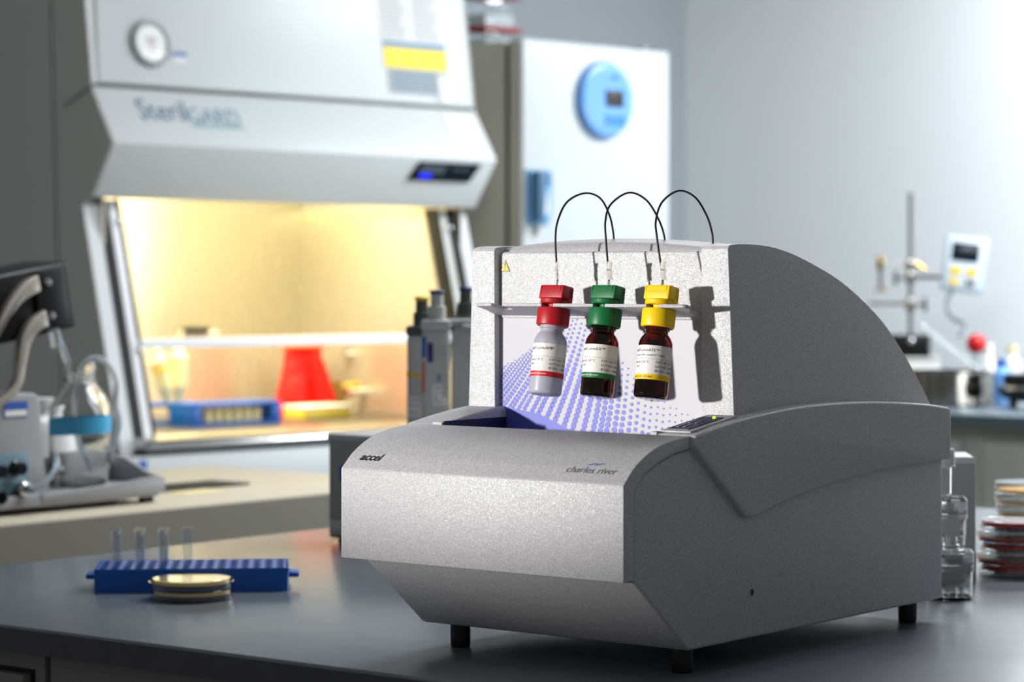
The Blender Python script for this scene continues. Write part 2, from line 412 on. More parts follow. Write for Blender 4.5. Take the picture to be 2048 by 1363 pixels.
def plate(name, x0, x1, z0, z1, m, y_of, parent, off=0.0012, th=0.001, skew=0.0):
    bm = bmesh.new(); q = [(x0 + skew, z0), (x1 + skew, z0), (x1, z1), (x0, z1)]
    Av = [bm.verts.new((x, y_of(z) - off - th, z)) for x, z in q]; Bv = [bm.verts.new((x, y_of(z) - off, z)) for x, z in q]
    bm.faces.new(Av); bm.faces.new(Bv[::-1])
    for i in range(4): bm.faces.new((Av[i], Bv[i], Bv[(i + 1) % 4], Av[(i + 1) % 4]))
    return obj(name, bm, m, parent)
plate('inspection_sticker', 0.248, 0.292, 1.800, 1.826, 'paper', upf, hood)
plate('sticker_band', 0.248, 0.292, 1.816, 1.826, 'sticker_blue', upf, hood, 0.0024)
nt_ = plate('notice_sheet', 0.965, 1.195, 1.905, 2.05, 'paper', upf, hood)
for k in range(11):
    plate('print_line', 0.975, 1.055 - 0.02 * random.random(), 1.915 + k * 0.012, 1.918 + k * 0.012, 'paper_line', upf, nt_, 0.0024)
    plate('print_line', 1.085, 1.180 - 0.03 * random.random(), 1.915 + k * 0.012, 1.918 + k * 0.012, 'paper_line', upf, nt_, 0.0024)
plate('notice_band', 0.965, 1.195, 1.890, 1.905, 'blue_band', upf, hood)
ys = plate('caution_sticker', 0.965, 1.197, 1.832, 1.888, 'yellow_sticker', upf, hood)
for x in (0.985, 1.060, 1.130):
    for k in range(3): plate('print_line', x, x + 0.05, 1.842 + k * 0.013, 1.845 + k * 0.013, 'tip_box', upf, ys, 0.0024)
gs = plate('data_sticker', 0.975, 1.195, 1.762, 1.830, 'paper_grey', upf, hood)
for k in range(6): plate('print_line', 0.985, 1.15, 1.770 + k * 0.010, 1.774 + k * 0.010, 'text_blue', upf, gs, 0.0024)
plate('white_tag', 1.155, 1.195, 1.745, 1.818, 'paper', upf, hood, 0.0036)
def canf(z): return (z - 1.587) * 0.088 / 0.140
plate('note_card', 1.150, 1.262, 1.655, 1.712, 'label_white', canf, hood, 0.0015)
def canopy_text(body, x, z, width, m, name='lettering'):
    me = text_mesh(body, width=width, align='LEFT')
    map_mesh(me, lambda a, b: (x + a, canf(z + b) - 0.002, z + b)); return obj(name, me, m, can)
canopy_text('Steril', 0.104, 1.672, 0.148, 'text_blue')
canopy_text('GARD', 0.256, 1.664, 0.162, 'text_blue_pale')
plate('underline', 0.262, 0.428, 1.638, 1.643, 'text_teal', canf, can, 0.0014)
def lowf(z): return (1.587 - z) * 0.085 / 0.129
dp = plate('control_display', 1.005, 1.235, 1.525, 1.574, 'display_navy', lowf, hood, 0.002, 0.004, skew=-0.018)
plate('display_digits', 1.020, 1.110, 1.544, 1.566, 'display_grey', lowf, dp, 0.0065, skew=-0.006)
plate('display_print', 1.135, 1.200, 1.555, 1.560, 'display_grey', lowf, dp, 0.0065, skew=-0.003)
for x in (1.022, 1.046): plate('indicator', x, x + 0.018, 1.532, 1.543, 'display_led', lowf, dp, 0.0068)
# service valves and outlet on the liners
XR = HWD - 0.042
for (yy, zz, ln) in ((0.50, 0.935, 0.07), (0.56, 1.04, 0.03)):
    bm = bmesh.new(); tube(bm, [(XR, yy, zz), (XR - ln, yy, zz)], 0.011, 12); vv = obj('gas_valve', bm, 'chrome', hood)
    bm = bmesh.new(); tube(bm, [(XR - ln + 0.004, yy, zz), (XR - ln - 0.005, yy - 0.05, zz - 0.004)], 0.007, 10, r2=0.005); obj('spout', bm, 'chrome', vv)
    bbox('valve_handle', XR - ln, XR - ln + 0.05, yy - 0.008, yy + 0.008, zz + 0.014, zz + 0.026, 'pip_yellow' if ln > 0.05 else 'chrome', vv, bev=0.003)
    bm = bmesh.new(); tube(bm, [(XR - ln * 0.5, yy, zz), (XR - ln * 0.5, yy, zz + 0.016)], 0.005, 8); obj('valve_stem', bm, 'steel_dark', vv)
bm = bmesh.new(); tube(bm, [(XR, 0.62, 0.93), (XR - 0.006, 0.62, 0.93)], 0.034, 28); obj('port_cover', bm, 'brass', hood)
oc = bbox('outlet_bracket', 0.80, 0.925, 0.772, 0.79, 1.098, 1.112, 'white_plastic', hood)
bbox('outlet_flap', 0.80, 0.885, 0.760, 0.775, 1.108, 1.122, 'black_plastic', oc)
# lamp inside
lamp = obj('lamp_tube', (lambda b: (tube(b, [(0.15, 0.30, 1.60), (HWD - 0.15, 0.30, 1.60)], 0.013, 12), b)[1])(bmesh.new()), 'white_plastic', hood)
ld = bpy.data.lights.new('hood_lamp', 'AREA'); ld.energy = 31; ld.color = (1.0, 0.83, 0.48); ld.shape = 'RECTANGLE'; ld.size = 1.0; ld.size_y = 0.06
lo = bpy.data.objects.new('hood_lamp', ld); C.objects.link(lo); lo.location = HW(0.55, 0.33, 1.575)
lo.rotation_euler = Matrix.Rotation(A45, 4, 'Z').to_euler(); lo.rotation_euler.x = R(14)

# --- things standing in the cabinet
def hpl(x, y, z=0.873): return HW(x, y, z)
bag = thing('waste_bag', 'red plastic waste bag with orange rim standing inside the lit cabinet', 'bag', hpl(1.077, 0.577), A45)
bm = bmesh.new()
N = 40; rows = []
for j, (rx, ry, z) in enumerate(((0.095, 0.07, 0.0), (0.10, 0.075, 0.02), (0.085, 0.06, 0.08), (0.072, 0.052, 0.14), (0.066, 0.05, 0.185), (0.070, 0.052, 0.20))):
    rows.append([bm.verts.new(((rx + 0.008 * math.sin(5 * a + j) * (1 - j / 6)) * math.cos(a), (ry + 0.006 * math.sin(7 * a + 2 * j) * (1 - j / 6)) * math.sin(a), z)) for a in [2 * math.pi * k / N for k in range(N)]])
bm.faces.new(rows[0][::-1])
for a, b in zip(rows, rows[1:]):
    for k in range(N): bm.faces.new((a[k], a[(k + 1) % N], b[(k + 1) % N], b[k]))
for v in bm.verts: v.co.x *= 0.88; v.co.y *= 0.88
obj('bag_body', bm, 'bag_red', bag, smooth=60)
bm = bmesh.new(); lathe(bm, [(0.064, 0.192), (0.076, 0.194), (0.077, 0.210), (0.066, 0.212), (0.064, 0.192)], 36)
for v in bm.verts: v.co.y *= 0.74
obj('bag_rim', bm, 'bag_rim', bag)
bm = bmesh.new(); prism(bm, [(-0.02, 0.0), (0.075, 0.0), (0.01, 0.15), (-0.012, 0.17)], -0.083, -0.074, 'y'); obj('bag_fold', bm, 'bag_red', bag)
def hood_rack(name, label, x, y, lx, ly, h, rot=0):
    r = thing(name, label, 'rack', hpl(x, y), A45 + rot, 'blue racks in the cabinet')
    bbox('rack_base', -lx / 2, lx / 2, -ly / 2, ly / 2, 0.0, 0.008, 'rack_blue', r, bev=0.002)
    bbox('rack_top', -lx / 2, lx / 2, -ly / 2, ly / 2, h - 0.010, h, 'rack_blue', r, bev=0.002)
    for sx in (-1, 1): bbox('rack_end', sx * (lx / 2) - (0.03 if sx > 0 else 0), sx * (lx / 2) + (0.03 if sx < 0 else 0), -ly / 2, ly / 2, 0.008, h - 0.010, 'rack_blue', r, bev=0.002)
    return r
r1 = hood_rack('tube_rack', 'blue tube rack below the two pipettes inside the cabinet', 0.47, 0.455, 0.20, 0.08, 0.058)
r2 = hood_rack('tube_rack', 'long blue rack holding cream vials beside the red waste bag', 0.60, 0.33, 0.30, 0.10, 0.060)
for k in range(6):
    v = thing('sample_vial', 'cream vial in long blue rack, number %s from its left end' % ('one', 'two', 'three', 'four', 'five', 'six')[k], 'vial', hpl(0.525 + k * 0.033, 0.315, 0.882), A45, 'cream vials in the blue rack')
    bm = bmesh.new(); lathe(bm, [(0.0, 0.0), (0.0135, 0.0), (0.014, 0.002), (0.014, 0.036), (0.0, 0.036)], 16); obj('vial_body', bm, 'cream', v)
def hood_pipette(label, x, y, lean, rz):
    p = thing('pipette', label, 'pipette', hpl(x, y, 0.950), A45, 'cream pipettes in the cabinet')
    p.rotation_euler = (0, lean, A45 + rz)
    bm = bmesh.new(); lathe(bm, [(0.0, -0.075), (0.004, -0.075), (0.007, -0.02), (0.012, 0.0), (0.019, 0.01), (0.022, 0.03), (0.021, 0.085), (0.024, 0.10), (0.014, 0.112), (0.012, 0.125), (0.0, 0.125)], 20)
    obj('pipette_body', bm, 'cream', p)
    bm = bmesh.new(); lathe(bm, [(0.0, 0.125), (0.007, 0.125), (0.007, 0.145), (0.010, 0.146), (0.010, 0.152), (0.0, 0.152)], 16); obj('plunger', bm, 'cream', p)
    bbox('finger_hook', -0.035, -0.015, -0.008, 0.008, 0.094, 0.104, 'cream', p, bev=0.003)
    bm = bmesh.new(); lathe(bm, [(0.0215, 0.068), (0.0228, 0.068), (0.0228, 0.078), (0.0215, 0.078)], 20); obj('colour_ring', bm, 'pip_yellow' if lean else 'cream', p)
hood_pipette('cream pipette with yellow ring leaning left in the cabinet', 0.487, 0.440, R(-17), 0)
hood_pipette('cream pipette standing upright in the blue rack in the cabinet', 0.54, 0.455, 0.0, 0)
tb = thing('tip_box', 'low yellow pipette tip box right of the red waste bag', 'box', hpl(0.985, 0.405), A45)
bbox('box_body', -0.085, 0.085, -0.045, 0.045, 0.0, 0.026, 'tip_box', tb, bev=0.003); bbox('box_lid', -0.087, 0.087, -0.047, 0.047, 0.026, 0.036, 'white_plastic', tb, bev=0.003)

# ================================================================== freezer
fz = thing('upright_freezer', 'tall white upright freezer with blue oval controller beside the cabinet', 'freezer', HW(1.44, 0.0486), A45)
FZH = 1.94
bbox('freezer_body', 0.0, 0.626, 0.075, 0.74, 0.06, FZH - 0.004, 'freezer_side', fz, bev=0.004)
bbox('door_gasket', 0.008, 0.618, 0.055, 0.080, 0.09, FZH - 0.012, 'dark_gap', fz)
dr = bbox('freezer_door', 0.0, 0.626, 0.0, 0.058, 0.08, FZH, 'freezer_white', fz, bev=0.008, seg=3)
bbox('door_edge', -0.0012, 0.0, 0.008, 0.052, 0.09, FZH - 0.01, 'freezer_side', dr)
bbox('hinge_cap', 0.53, 0.58, 0.02, 0.07, FZH, FZH + 0.010, 'steel_dark', fz, bev=0.003)
bbox('plinth', 0.03, 0.596, 0.06, 0.70, 0.0, 0.06, 'dark_gap', fz)
bm = bmesh.new(); lathe(bm, [(0.0, 0.0), (0.113, 0.0), (0.113, 0.012), (0.106, 0.024), (0.090, 0.030), (0.078, 0.028), (0.0, 0.028)], 56)
ov = obj('oval_controller', bm, 'oval_blue', fz, loc=(0.328, 0.0, 1.780), rot=(R(90), 0, 0))
bbox('controller_screen', -0.012, 0.060, -0.018, 0.026, 0.0282, 0.031, 'screen_dark', ov, bev=0.001)
bbox('screen_frame', -0.016, 0.064, -0.022, 0.030, 0.0280, 0.0295, 'handle_dark', ov)
for i in range(2):
    bbox('key', -0.018 + i * 0.048, 0.024 + i * 0.048, -0.054, -0.044, 0.0282, 0.031, 'key_blue', ov, bev=0.001)
    bbox('key', -0.018 + i * 0.048, 0.024 + i * 0.048, -0.074, -0.058, 0.0282, 0.031, 'key_blue', ov, bev=0.001)
bm = bmesh.new(); prism(bm, [(0.010, 0.060), (0.045, 0.060), (0.040, 0.072), (0.015, 0.072)], 0.0282, 0.0300, 'z'); obj('controller_badge', bm, 'handle_dark', ov)
bm = bmesh.new()
prism(bm, [(0.012, 1.57), (0.105, 1.57), (0.112, 1.54), (0.105, 1.44), (0.095, 1.415), (0.020, 1.41), (0.012, 1.43)], -0.012, 0.0, 'y'); bevel(bm, 0.004)
hd = obj('handle_plate', bm, 'handle_blue', fz)
bm = bmesh.new(); prism(bm, [(0.022, 1.565), (0.070, 1.565), (0.072, 1.530), (0.055, 1.515), (0.048, 1.42), (0.022, 1.42)], -0.045, -0.012, 'y'); bevel(bm, 0.006)
obj('handle_grip', bm, 'handle_dark', hd)
bm = bmesh.new(); prism(bm, [(0.066, 1.515), (0.080, 1.520), (0.085, 1.45), (0.066, 1.43)], -0.020, -0.012, 'y'); obj('handle_lever', bm, 'white_plastic', hd)
bm = bmesh.new(); tube(bm, [(0.05, -0.006, 1.412), (0.05, -0.006, 1.385)], 0.008, 10); obj('lock_pin', bm, 'steel', hd)
# clear boxes on the freezer and the ledge beside it
def clear_box(label, x, y, z, lx, ly, h):
    b = thing('storage_box', label, 'box', HW(x, y, z), A45, 'clear boxes on the freezer')
    bm = bmesh.new(); box(bm, -lx / 2, lx / 2, -ly / 2, ly / 2, 0, h); bevel(bm, 0.006); obj('box_body', bm, 'thin_clear', b)
    bbox('box_contents', -lx / 2 + 0.012, lx / 2 - 0.012, -ly / 2 + 0.012, ly / 2 - 0.012, 0.004, h * 0.45, 'paper_grey', b)
    bbox('box_lid', -lx / 2 - 0.006, lx / 2 + 0.006, -ly / 2 - 0.006, ly / 2 + 0.006, h, h + 0.012, 'blood_cap', b, bev=0.002)
clear_box('clear storage box with red lid on freezer, lower of the right stack', 1.56, 0.30, FZH, 0.14, 0.10, 0.040)
clear_box('clear storage box with red lid on freezer, upper of the right stack', 1.56, 0.30, FZH + 0.052, 0.14, 0.10, 0.085)
clear_box('clear storage box with red lid on freezer, beside the cabinet top', 1.53, 0.46, FZH, 0.11, 0.12, 0.064)
clear_box('clear storage box on freezer, cut by the top of the picture beside the cabinet', 1.53, 0.46, FZH + 0.076, 0.11, 0.12, 0.085)

# ================================================================== beige side bench
bb = thing('side_bench', 'beige topped side bench carrying the grey dispensing machine', 'bench', TW(1.6, 3.13, 0), -A38)
bx0, bx1, by0, by1 = -0.29, 0.293, 0.0, 1.82
bbox('bench_top', bx0, bx1, by0, by1, TZ - 0.032, TZ, 'bench_beige', bb, bev=0.004)
bbox('bench_cabinet', bx0 + 0.02, bx1 - 0.006, by0 + 0.01, by1 - 0.02, 0.08, TZ - 0.032, 'bench_face', bb)
bbox('bench_plinth', bx0 + 0.05, bx1 - 0.06, by0 + 0.03, by1 - 0.05, 0.0, 0.08, 'dark_gap', bb)
bbox('bench_apron', bx1 - 0.006, bx1 + 0.0015, by0, by1 + 0.001, TZ - 0.15, TZ - 0.004, 'bench_face', bb)
# ================================================================== main bench
mb = thing('lab_bench', 'dark slate topped laboratory bench carrying the grey analyser', 'bench', TW(1.715, 2.426, 0), -A38)
bbox('worktop', 0.0, 1.75, 0.0, 1.825, TZ - 0.028, TZ, 'worktop', mb, bev=0.003, seg=3)
bbox('worktop_front', 0.001, 1.749, -0.0015, 0.0, TZ - 0.027, TZ - 0.003, 'worktop_edge', mb)
bbox('cabinet_body', 0.03, 1.72, 0.045, 1.79, 0.09, TZ - 0.028, 'cabinet_grey', mb)
bbox('plinth', 0.06, 1.70, 0.09, 1.75, 0.0, 0.09, 'dark_gap', mb)
# doors and drawers on the front (px 145 splits them)
for k, (xa, xb) in enumerate(((0.035, 0.452), (0.460, 0.880), (0.888, 1.30), (1.308, 1.715))):
    f = bbox('cabinet_frame', xa, xb, 0.026, 0.045, 0.10, TZ - 0.030, 'cabinet_grey', mb, bev=0.002)
    if k == 0:
        d = bbox('drawer_front', xa + 0.03, xb - 0.0185, 0.012, 0.026, TZ - 0.20, TZ - 0.052, 'cabinet_grey', f, bev=0.003)
        bbox('drawer_gap', xa + 0.026, xb - 0.0145, 0.0245, 0.0262, TZ - 0.204, TZ - 0.048, 'dark_gap', f)
# ================================================================== far counter on the right
fc = thing('wall_counter', 'far grey wall counter with blue-grey top holding the steel bath and stand', 'counter', (1.179, 6.69, 0), -A45)
bbox('counter_top', -1.15, 1.6, 0.0, 1.12, TZ - 0.030, TZ, 'far_top', fc, bev=0.004)
bbox('counter_edge', -1.15, 1.6, -0.004, 0.0, TZ - 0.030, TZ - 0.002, 'far_edge', fc)
bbox('counter_cabinet', -1.12, 1.58, 0.04, 0.80, 0.10, TZ - 0.030, 'far_cabinet', fc)
bbox('counter_plinth', -1.12, 1.58, 0.10, 0.78, 0.0, 0.10, 'dark_gap', fc)
for xa in (-1.08, -0.52, 0.085, 0.64):
    d = bbox('cupboard_door', xa, xa + 0.53, 0.018, 0.04, 0.13, TZ - 0.075, 'far_cabinet', fc, bev=0.003)
    bbox('cupboard_handle', xa + 0.19, xa + 0.34, 0.0, 0.018, TZ - 0.135, TZ - 0.122, 'steel', d, bev=0.003)

# ================================================================== the analyser
OX, OY = 0.15974, 2.23720
dev = thing('bench_analyser', 'large grey bench-top analyser with arched back and three hanging reagent vials', 'instrument', (OX, OY, TZ), -A38)
WD = 0.327
# lower body
body_prof = [(-0.0870, 0.0945), (0.0, 0.024), (0.4731, 0.024), (0.4731, 0.210), (0.0, 0.2048), (-0.0246, 0.2016), (-0.048, 0.1955), (-0.071, 0.186), (-0.0876, 0.1717)]
bm = bmesh.new(); prism(bm, body_prof, -0.3135, -0.0015); bevel(bm, 0.0035, 3)
lower = obj('lower_body', bm, 'device_paint', dev)
bm = bmesh.new(); tube(bm, [(-0.0040, 0.1036, 0.0666), (-0.0012, 0.1036, 0.0666)], 0.0036, 20); obj('screw_hole', bm, 'black_rubber', lower)
bm = bmesh.new(); lathe(bm, [(0.0034, 0.0), (0.0044, 0.0), (0.0044, 0.0006), (0.0034, 0.0006), (0.0034, 0.0)], 24); obj('hole_rim', bm, 'device_paint', lower, loc=(-0.0016, 0.1036, 0.0666), rot=(0, R(90), 0))
# belly tray under the body
bbox('belly_plate', -0.29, -0.03, 0.10, 0.26, 0.018, 0.0245, 'black_plastic', dev, bev=0.003)
# front cover: arched shell with a crease
def arc_pts(p, n=8):
    q = smooth_path([(0, a, b) for a, b in p], n); return [(v.y, v.z) for v in q]
cov_arc = arc_pts([(-0.1033, 0.1790), (-0.0861, 0.1938), (-0.0633, 0.2056), (-0.0363, 0.2128), (-0.0010, 0.2166)])
cov_in = arc_pts([(-0.0010, 0.2050), (-0.0246, 0.2019), (-0.048, 0.1958), (-0.071, 0.1863), (-0.0880, 0.1717)])
bm = bmesh.new(); prism(bm, [(-0.0880, 0.0955), (-0.1033, 0.0945)] + cov_arc + cov_in, -WD, 0.0); bevel(bm, 0.0015, 2, 24)
cover = obj('front_cover', bm, 'device_paint', dev)
# arc-length map of the cover for its lettering
cum = [0.0]
for a, b in zip(cov_arc, cov_arc[1:]): cum.append(cum[-1] + math.hypot(b[0] - a[0], b[1] - a[1]))
def on_cover(x, s, off=0.0004):
    i = 0
    while i < len(cum) - 2 and cum[i + 1] < s: i += 1
    t = (s - cum[i]) / (cum[i + 1] - cum[i]); a, b = cov_arc[i], cov_arc[i + 1]
    L = math.hypot(b[0] - a[0], b[1] - a[1]); ny, nz = -(b[1] - a[1]) / L, (b[0] - a[0]) / L
    return (x, a[0] + t * (b[0] - a[0]) + off * ny, a[1] + t * (b[1] - a[1]) + off * nz)
def cover_text(body, xc, sc, width, m, shear, offset):
    me = text_mesh(body, width=width, shear=shear, offset=offset)
    map_mesh(me, lambda a, b: on_cover(xc + a, sc + b)); return obj('lettering', me, m, cover)
cover_text('accel', -0.2990, 0.0155, 0.0265, 'ink', 0.25, 0.022)
cover_text('charles river', -0.0425, 0.0150, 0.0545, 'ink_soft', 0.22, -0.004)
bm = bmesh.new()
for (xo, so, sgn) in ((-0.0075, 0.0, 1), (0.0005, 0.0004, 1)):
    pts = []
    for k in range(13):
        t = k / 12; x = -0.0425 + xo + 0.004 + 0.0115 * (t - 0.5); s = 0.0232 + so + 0.0011 * math.sin((t - 0.5) * math.pi * 1.6) * sgn
        pts.append((x, s, 0.0006 * math.sin(math.pi * t) + 0.00008))
    Lw = [bm.verts.new(on_cover(x, s - h)) for x, s, h in pts]; Up = [bm.verts.new(on_cover(x, s + h)) for x, s, h in pts]
    for k in range(12): bm.faces.new((Lw[k], Lw[k + 1], Up[k + 1], Up[k]))
obj('wave_emblem', bm, 'logo_blue', cover, smooth=0)
# side arms (deck level)
arm_prof = [(-0.0005, 0.2172), (-0.0005, 0.2068)] + [(0.0845, 0.1374), (0.0940, 0.1368)] + \
    arc_pts([(0.0976, 0.1374), (0.1769, 0.1519), (0.2701, 0.1618), (0.3693, 0.1677), (0.4782, 0.1696)], 6) + \
    arc_pts([(0.4782, 0.2229), (0.4319, 0.2283), (0.3489, 0.2341), (0.2701, 0.2366), (0.1769, 0.2359), (0.0891, 0.2298), (0.0388, 0.2238)], 5)
for s in (0, 1):
    bm = bmesh.new()
    xa, xb = (-0.043, 0.0060) if s == 0 else (-WD - 0.006, -0.288)
    prism(bm, arm_prof, xa, xb); bevel(bm, 0.0030, 3, 28)
    arm = obj('side_arm', bm, 'device_paint', dev)
    if s == 0: arm_r = arm
    else: arm_l = arm
# display strip set into the right deck
def deck(y): return 0.2172 + (0.2298 - 0.2172) * y / 0.0891
def deck_plate(name, x0, x1, y0, y1, m, lift, parent, th=0.0010, bev=0.0):
    bm = bmesh.new(); q = [(x0, y0), (x1, y0), (x1, y1), (x0, y1)]
    Av = [bm.verts.new((x, y, deck(y) + lift)) for x, y in q]; Bv = [bm.verts.new((x, y, deck(y) + lift - th)) for x, y in q]
    bm.faces.new(Av); bm.faces.new(Bv[::-1])
    for i in range(4): bm.faces.new((Av[i], Bv[i], Bv[(i + 1) % 4], Av[(i + 1) % 4]))
    if bev: bevel(bm, bev)
    return obj(name, bm, m, parent)
deck_plate('display_bezel', -0.0370, -0.0040, 0.006, 0.084, 'device_paint', 0.0022, arm_r, 0.0016, 0.0005)
ds = deck_plate('display_strip', -0.0330, -0.0105, 0.012, 0.070, 'navy', 0.0030, arm_r)
for (a, b, c, d) in ((-0.030, -0.026, 0.020, 0.034), (-0.0225, -0.0195, 0.020, 0.034), (-0.029, -0.0265, 0.038, 0.050), (-0.021, -0.0190, 0.038, 0.050)):
    deck_plate('display_icon', a, b, c, d, 'display_grey', 0.0034, ds, 0.0005)
bm = bmesh.new(); bmesh.ops.create_uvsphere(bm, u_segments=14, v_segments=8, radius=0.0016)
obj('status_light', bm, 'led_green', ds, loc=(-0.0170, 0.0640, deck(0.064) + 0.0032))
# hinge tabs between cover and deck
bbox('hinge_tab', -0.300, -0.288, -0.001, 0.010, 0.2110, 0.2192, 'device_paint', dev, bev=0.001)
bbox('hinge_tab', -0.043, -0.036, -0.001, 0.010, 0.2110, 0.2192, 'device_paint', dev, bev=0.001)
bbox('trough_liner', -0.2882, -0.2872, 0.002, 0.099, 0.2045, 0.2200, 'navy', dev)
# upper housing: two arched cheeks
fin_arc = arc_pts([(0.0905, 0.3852), (0.0960, 0.3890), (0.1233, 0.3902), (0.1638, 0.3883), (0.2045, 0.3815), (0.2472, 0.3701), (0.2902, 0.3560), (0.3354, 0.3354), (0.3809, 0.3082), (0.4277, 0.2677), (0.4650, 0.2275)], 4)
fin_prof = [(0.4650, 0.2050), (0.0916, 0.2050)] + fin_arc
for s in (0, 1):
    bm = bmesh.new()
    xa, xb = (-0.0490, -0.0120) if s == 0 else (-WD - 0.0035, -0.2957)
    prism(bm, fin_prof, xa, xb)
    for v in bm.verts:
        out = (v.co.x > -0.03) if s == 0 else (v.co.x < -0.31)
        if out: v.co.x += (-1 if s == 0 else 1) * 0.0070 * max(0.0, (v.co.z - 0.2286)) / 0.16
    bevel(bm, 0.0030, 3, 24)
    obj('side_cheek', bm, 'device_paint_fine', dev)
# crowned roof between the cheeks
bm = bmesh.new(); NX = 24
roof_arc = [(0.1030, 0.3700), (0.1035, 0.3800), (0.1060, 0.3852)] + arc_pts([(0.1100, 0.3872), (0.1300, 0.3905), (0.1638, 0.3883), (0.2045, 0.3815), (0.2472, 0.3701), (0.2902, 0.3560), (0.3354, 0.3354), (0.3809, 0.3082), (0.4277, 0.2677), (0.4650, 0.2275)], 3)
grid = []
for i in range(NX + 1):
    x = -0.2965 + (0.2965 - 0.0485) * i / NX; c = 1 - ((x + 0.1725) / 0.124) ** 2
    row = []
    for (y, h) in roof_arc:
        k = max(0.0, min(1.0, (h - 0.22) / 0.15)); row.append(bm.verts.new((x, y, h + 0.0062 * c * k * (0.25 if y < 0.105 else 1))))
    grid.append(row)
for a, b in zip(grid, grid[1:]):
    for k in range(len(roof_arc) - 1): bm.faces.new((a[k], b[k], b[k + 1], a[k + 1]))
obj('roof_panel', bm, 'device_paint', dev, smooth=50)
# upper front panel with rounded corners
def rounded_rect(x0, x1, z0, z1, r, n=5, corners=(1, 1, 1, 1)):
    pts = []
    for (cx, cz, a0, on, px, pz) in ((x1 - r, z0 + r, -90, corners[0], x1, z0), (x1 - r, z1 - r, 0, corners[1], x1, z1), (x0 + r, z1 - r, 90, corners[2], x0, z1), (x0 + r, z0 + r, 180, corners[3], x0, z0)):
        if on: pts += [(cx + r * math.cos(R(a0 + 90 * k / n)), cz + r * math.sin(R(a0 + 90 * k / n))) for k in range(n + 1)]
        else: pts.append((px, pz))
    return pts
bm = bmesh.new(); prism(bm, rounded_rect(-0.2945, -0.0490, 0.318, 0.3840, 0.005, corners=(0, 0, 1, 0)), 0.0985, 0.1085, 'y'); bevel(bm, 0.0022, 3)
upan = obj('upper_panel', bm, 'device_paint_fine', dev)
bbox('panel_gap', -0.2957, -0.0490, 0.1065, 0.1100, 0.2050, 0.3800, 'black_plastic', dev)
lpan = bbox('printed_panel', -0.2950, -0.0490, 0.0996, 0.1065, 0.2052, 0.3200, 'panel_white', dev)
# warning triangle
def tri(name, cx, cz, w, h, y, m, parent):
    bm = bmesh.new(); prism(bm, [(cx - w / 2, cz - h / 2), (cx + w / 2, cz - h / 2), (cx, cz + h / 2)], y - 0.0003, y, 'y'); return obj(name, bm, m, parent)
tri('warning_border', -0.2878, 0.3705, 0.0118, 0.0114, 0.0985, 'ink', upan)
tri('warning_triangle', -0.2878, 0.3702, 0.0098, 0.0094, 0.0981, 'cap_yellow', upan)
me = text_mesh('!', size=0.0090, offset=0.02); map_mesh(me, lambda a, b: (-0.2878 + a, 0.0977, 0.3696 + b)); obj('warning_mark', me, 'ink', upan)
# halftone wave print on the lower panel
env_pts = [(-0.300, 0.268), (-0.277, 0.276), (-0.255, 0.289), (-0.234, 0.306), (-0.214, 0.3185), (-0.198, 0.3175), (-0.175, 0.303), (-0.151, 0.284), (-0.133, 0.265), (-0.118, 0.251), (-0.093, 0.2385), (-0.070, 0.2290), (-0.050, 0.2245)]
def lerp_pts(pts, x):
    if x <= pts[0][0]: return pts[0][1]
    for (a, b), (c, d) in zip(pts, pts[1:]):
        if x <= c: return b + (d - b) * (x - a) / (c - a)
    return pts[-1][1]
sol_pts = [(-0.300, 0.2345), (-0.285, 0.2290), (-0.262, 0.2265), (-0.245, 0.2235), (-0.225, 0.2160), (-0.205, 0.2085), (-0.195, 0.2055), (-0.05, 0.200)]
bm = bmesh.new(); top = []; bot = []
for k in range(36):
    x = -0.2948 + k * 0.1 / 35; top.append(bm.verts.new((x, 0.09935, max(0.2053, lerp_pts(sol_pts, x))))); bot.append(bm.verts.new((x, 0.09935, 0.2053)))
for k in range(35):
    if top[k + 1].co.z > 0.2054 or top[k].co.z > 0.2054: bm.faces.new((bot[k], bot[k + 1], top[k + 1], top[k]))
obj('solid_print', bm, 'print_blue', lpan, smooth=0)
bm = bmesh.new()
def dot(x, z, a, b, ang):
    if not (-0.2945 < x < -0.0495) or z < 0.2055: return
    vs = []
    for k in range(12):
        t = 2 * math.pi * k / 12; p, q = a * math.cos(t), b * math.sin(t)
        vs.append(bm.verts.new((max(-0.2948, min(-0.0492, x + p * math.cos(ang) - q * math.sin(ang))), 0.09930, max(0.2053, z + p * math.sin(ang) + q * math.cos(ang)))))
    bm.faces.new(vs)
x0 = -0.318; cols = []
while x0 < -0.050:
    t = max(0.0, min(1.0, (x0 + 0.30) / 0.25)); dx = 0.0046 + 0.0024 * min(1, max(0, (t - 0.25) / 0.4)) - 0.0012 * max(0, (t - 0.8) / 0.2)
    cols.append((x0, t, dx)); x0 += dx
k_r = 0
for x0, t, dx in cols:
    lean0 = 0.95 - 0.85 * min(1, max(0, (t - 0.12) / 0.42))
    row = 0.0034 + 0.0030 * min(1, max(0, (t - 0.15) / 0.55))
    z = lerp_pts(env_pts, x0); x = x0; depth = 0.0; k_r += 1
    z -= row * 0.35 * (k_r % 2)
    while z > 0.2050:
        if z < lerp_pts(sol_pts, x) - 0.001: break
        dS = lerp_pts(env_pts, x) - z
        size = min(1.0, 0.34 + dS / (0.055 + 0.05 * t) * 0.74) * (1 - 0.30 * min(1, max(0, (t - 0.45) / 0.4)))
        lean = lean0 + 0.35 * min(1, depth / 0.08) * (1 - t)
        L = math.hypot(lean, 1)
        kf = 1.42 - 0.44 * t; dot(x, z, 0.5 * size * dx / L * kf, 0.5 * size * row * kf, -math.atan(lean))
        z -= row / L; x -= row * lean / L; depth += row
for f in bm.faces: f.normal_flip()
obj('halftone_print', bm, 'print_blue', lpan, smooth=0)
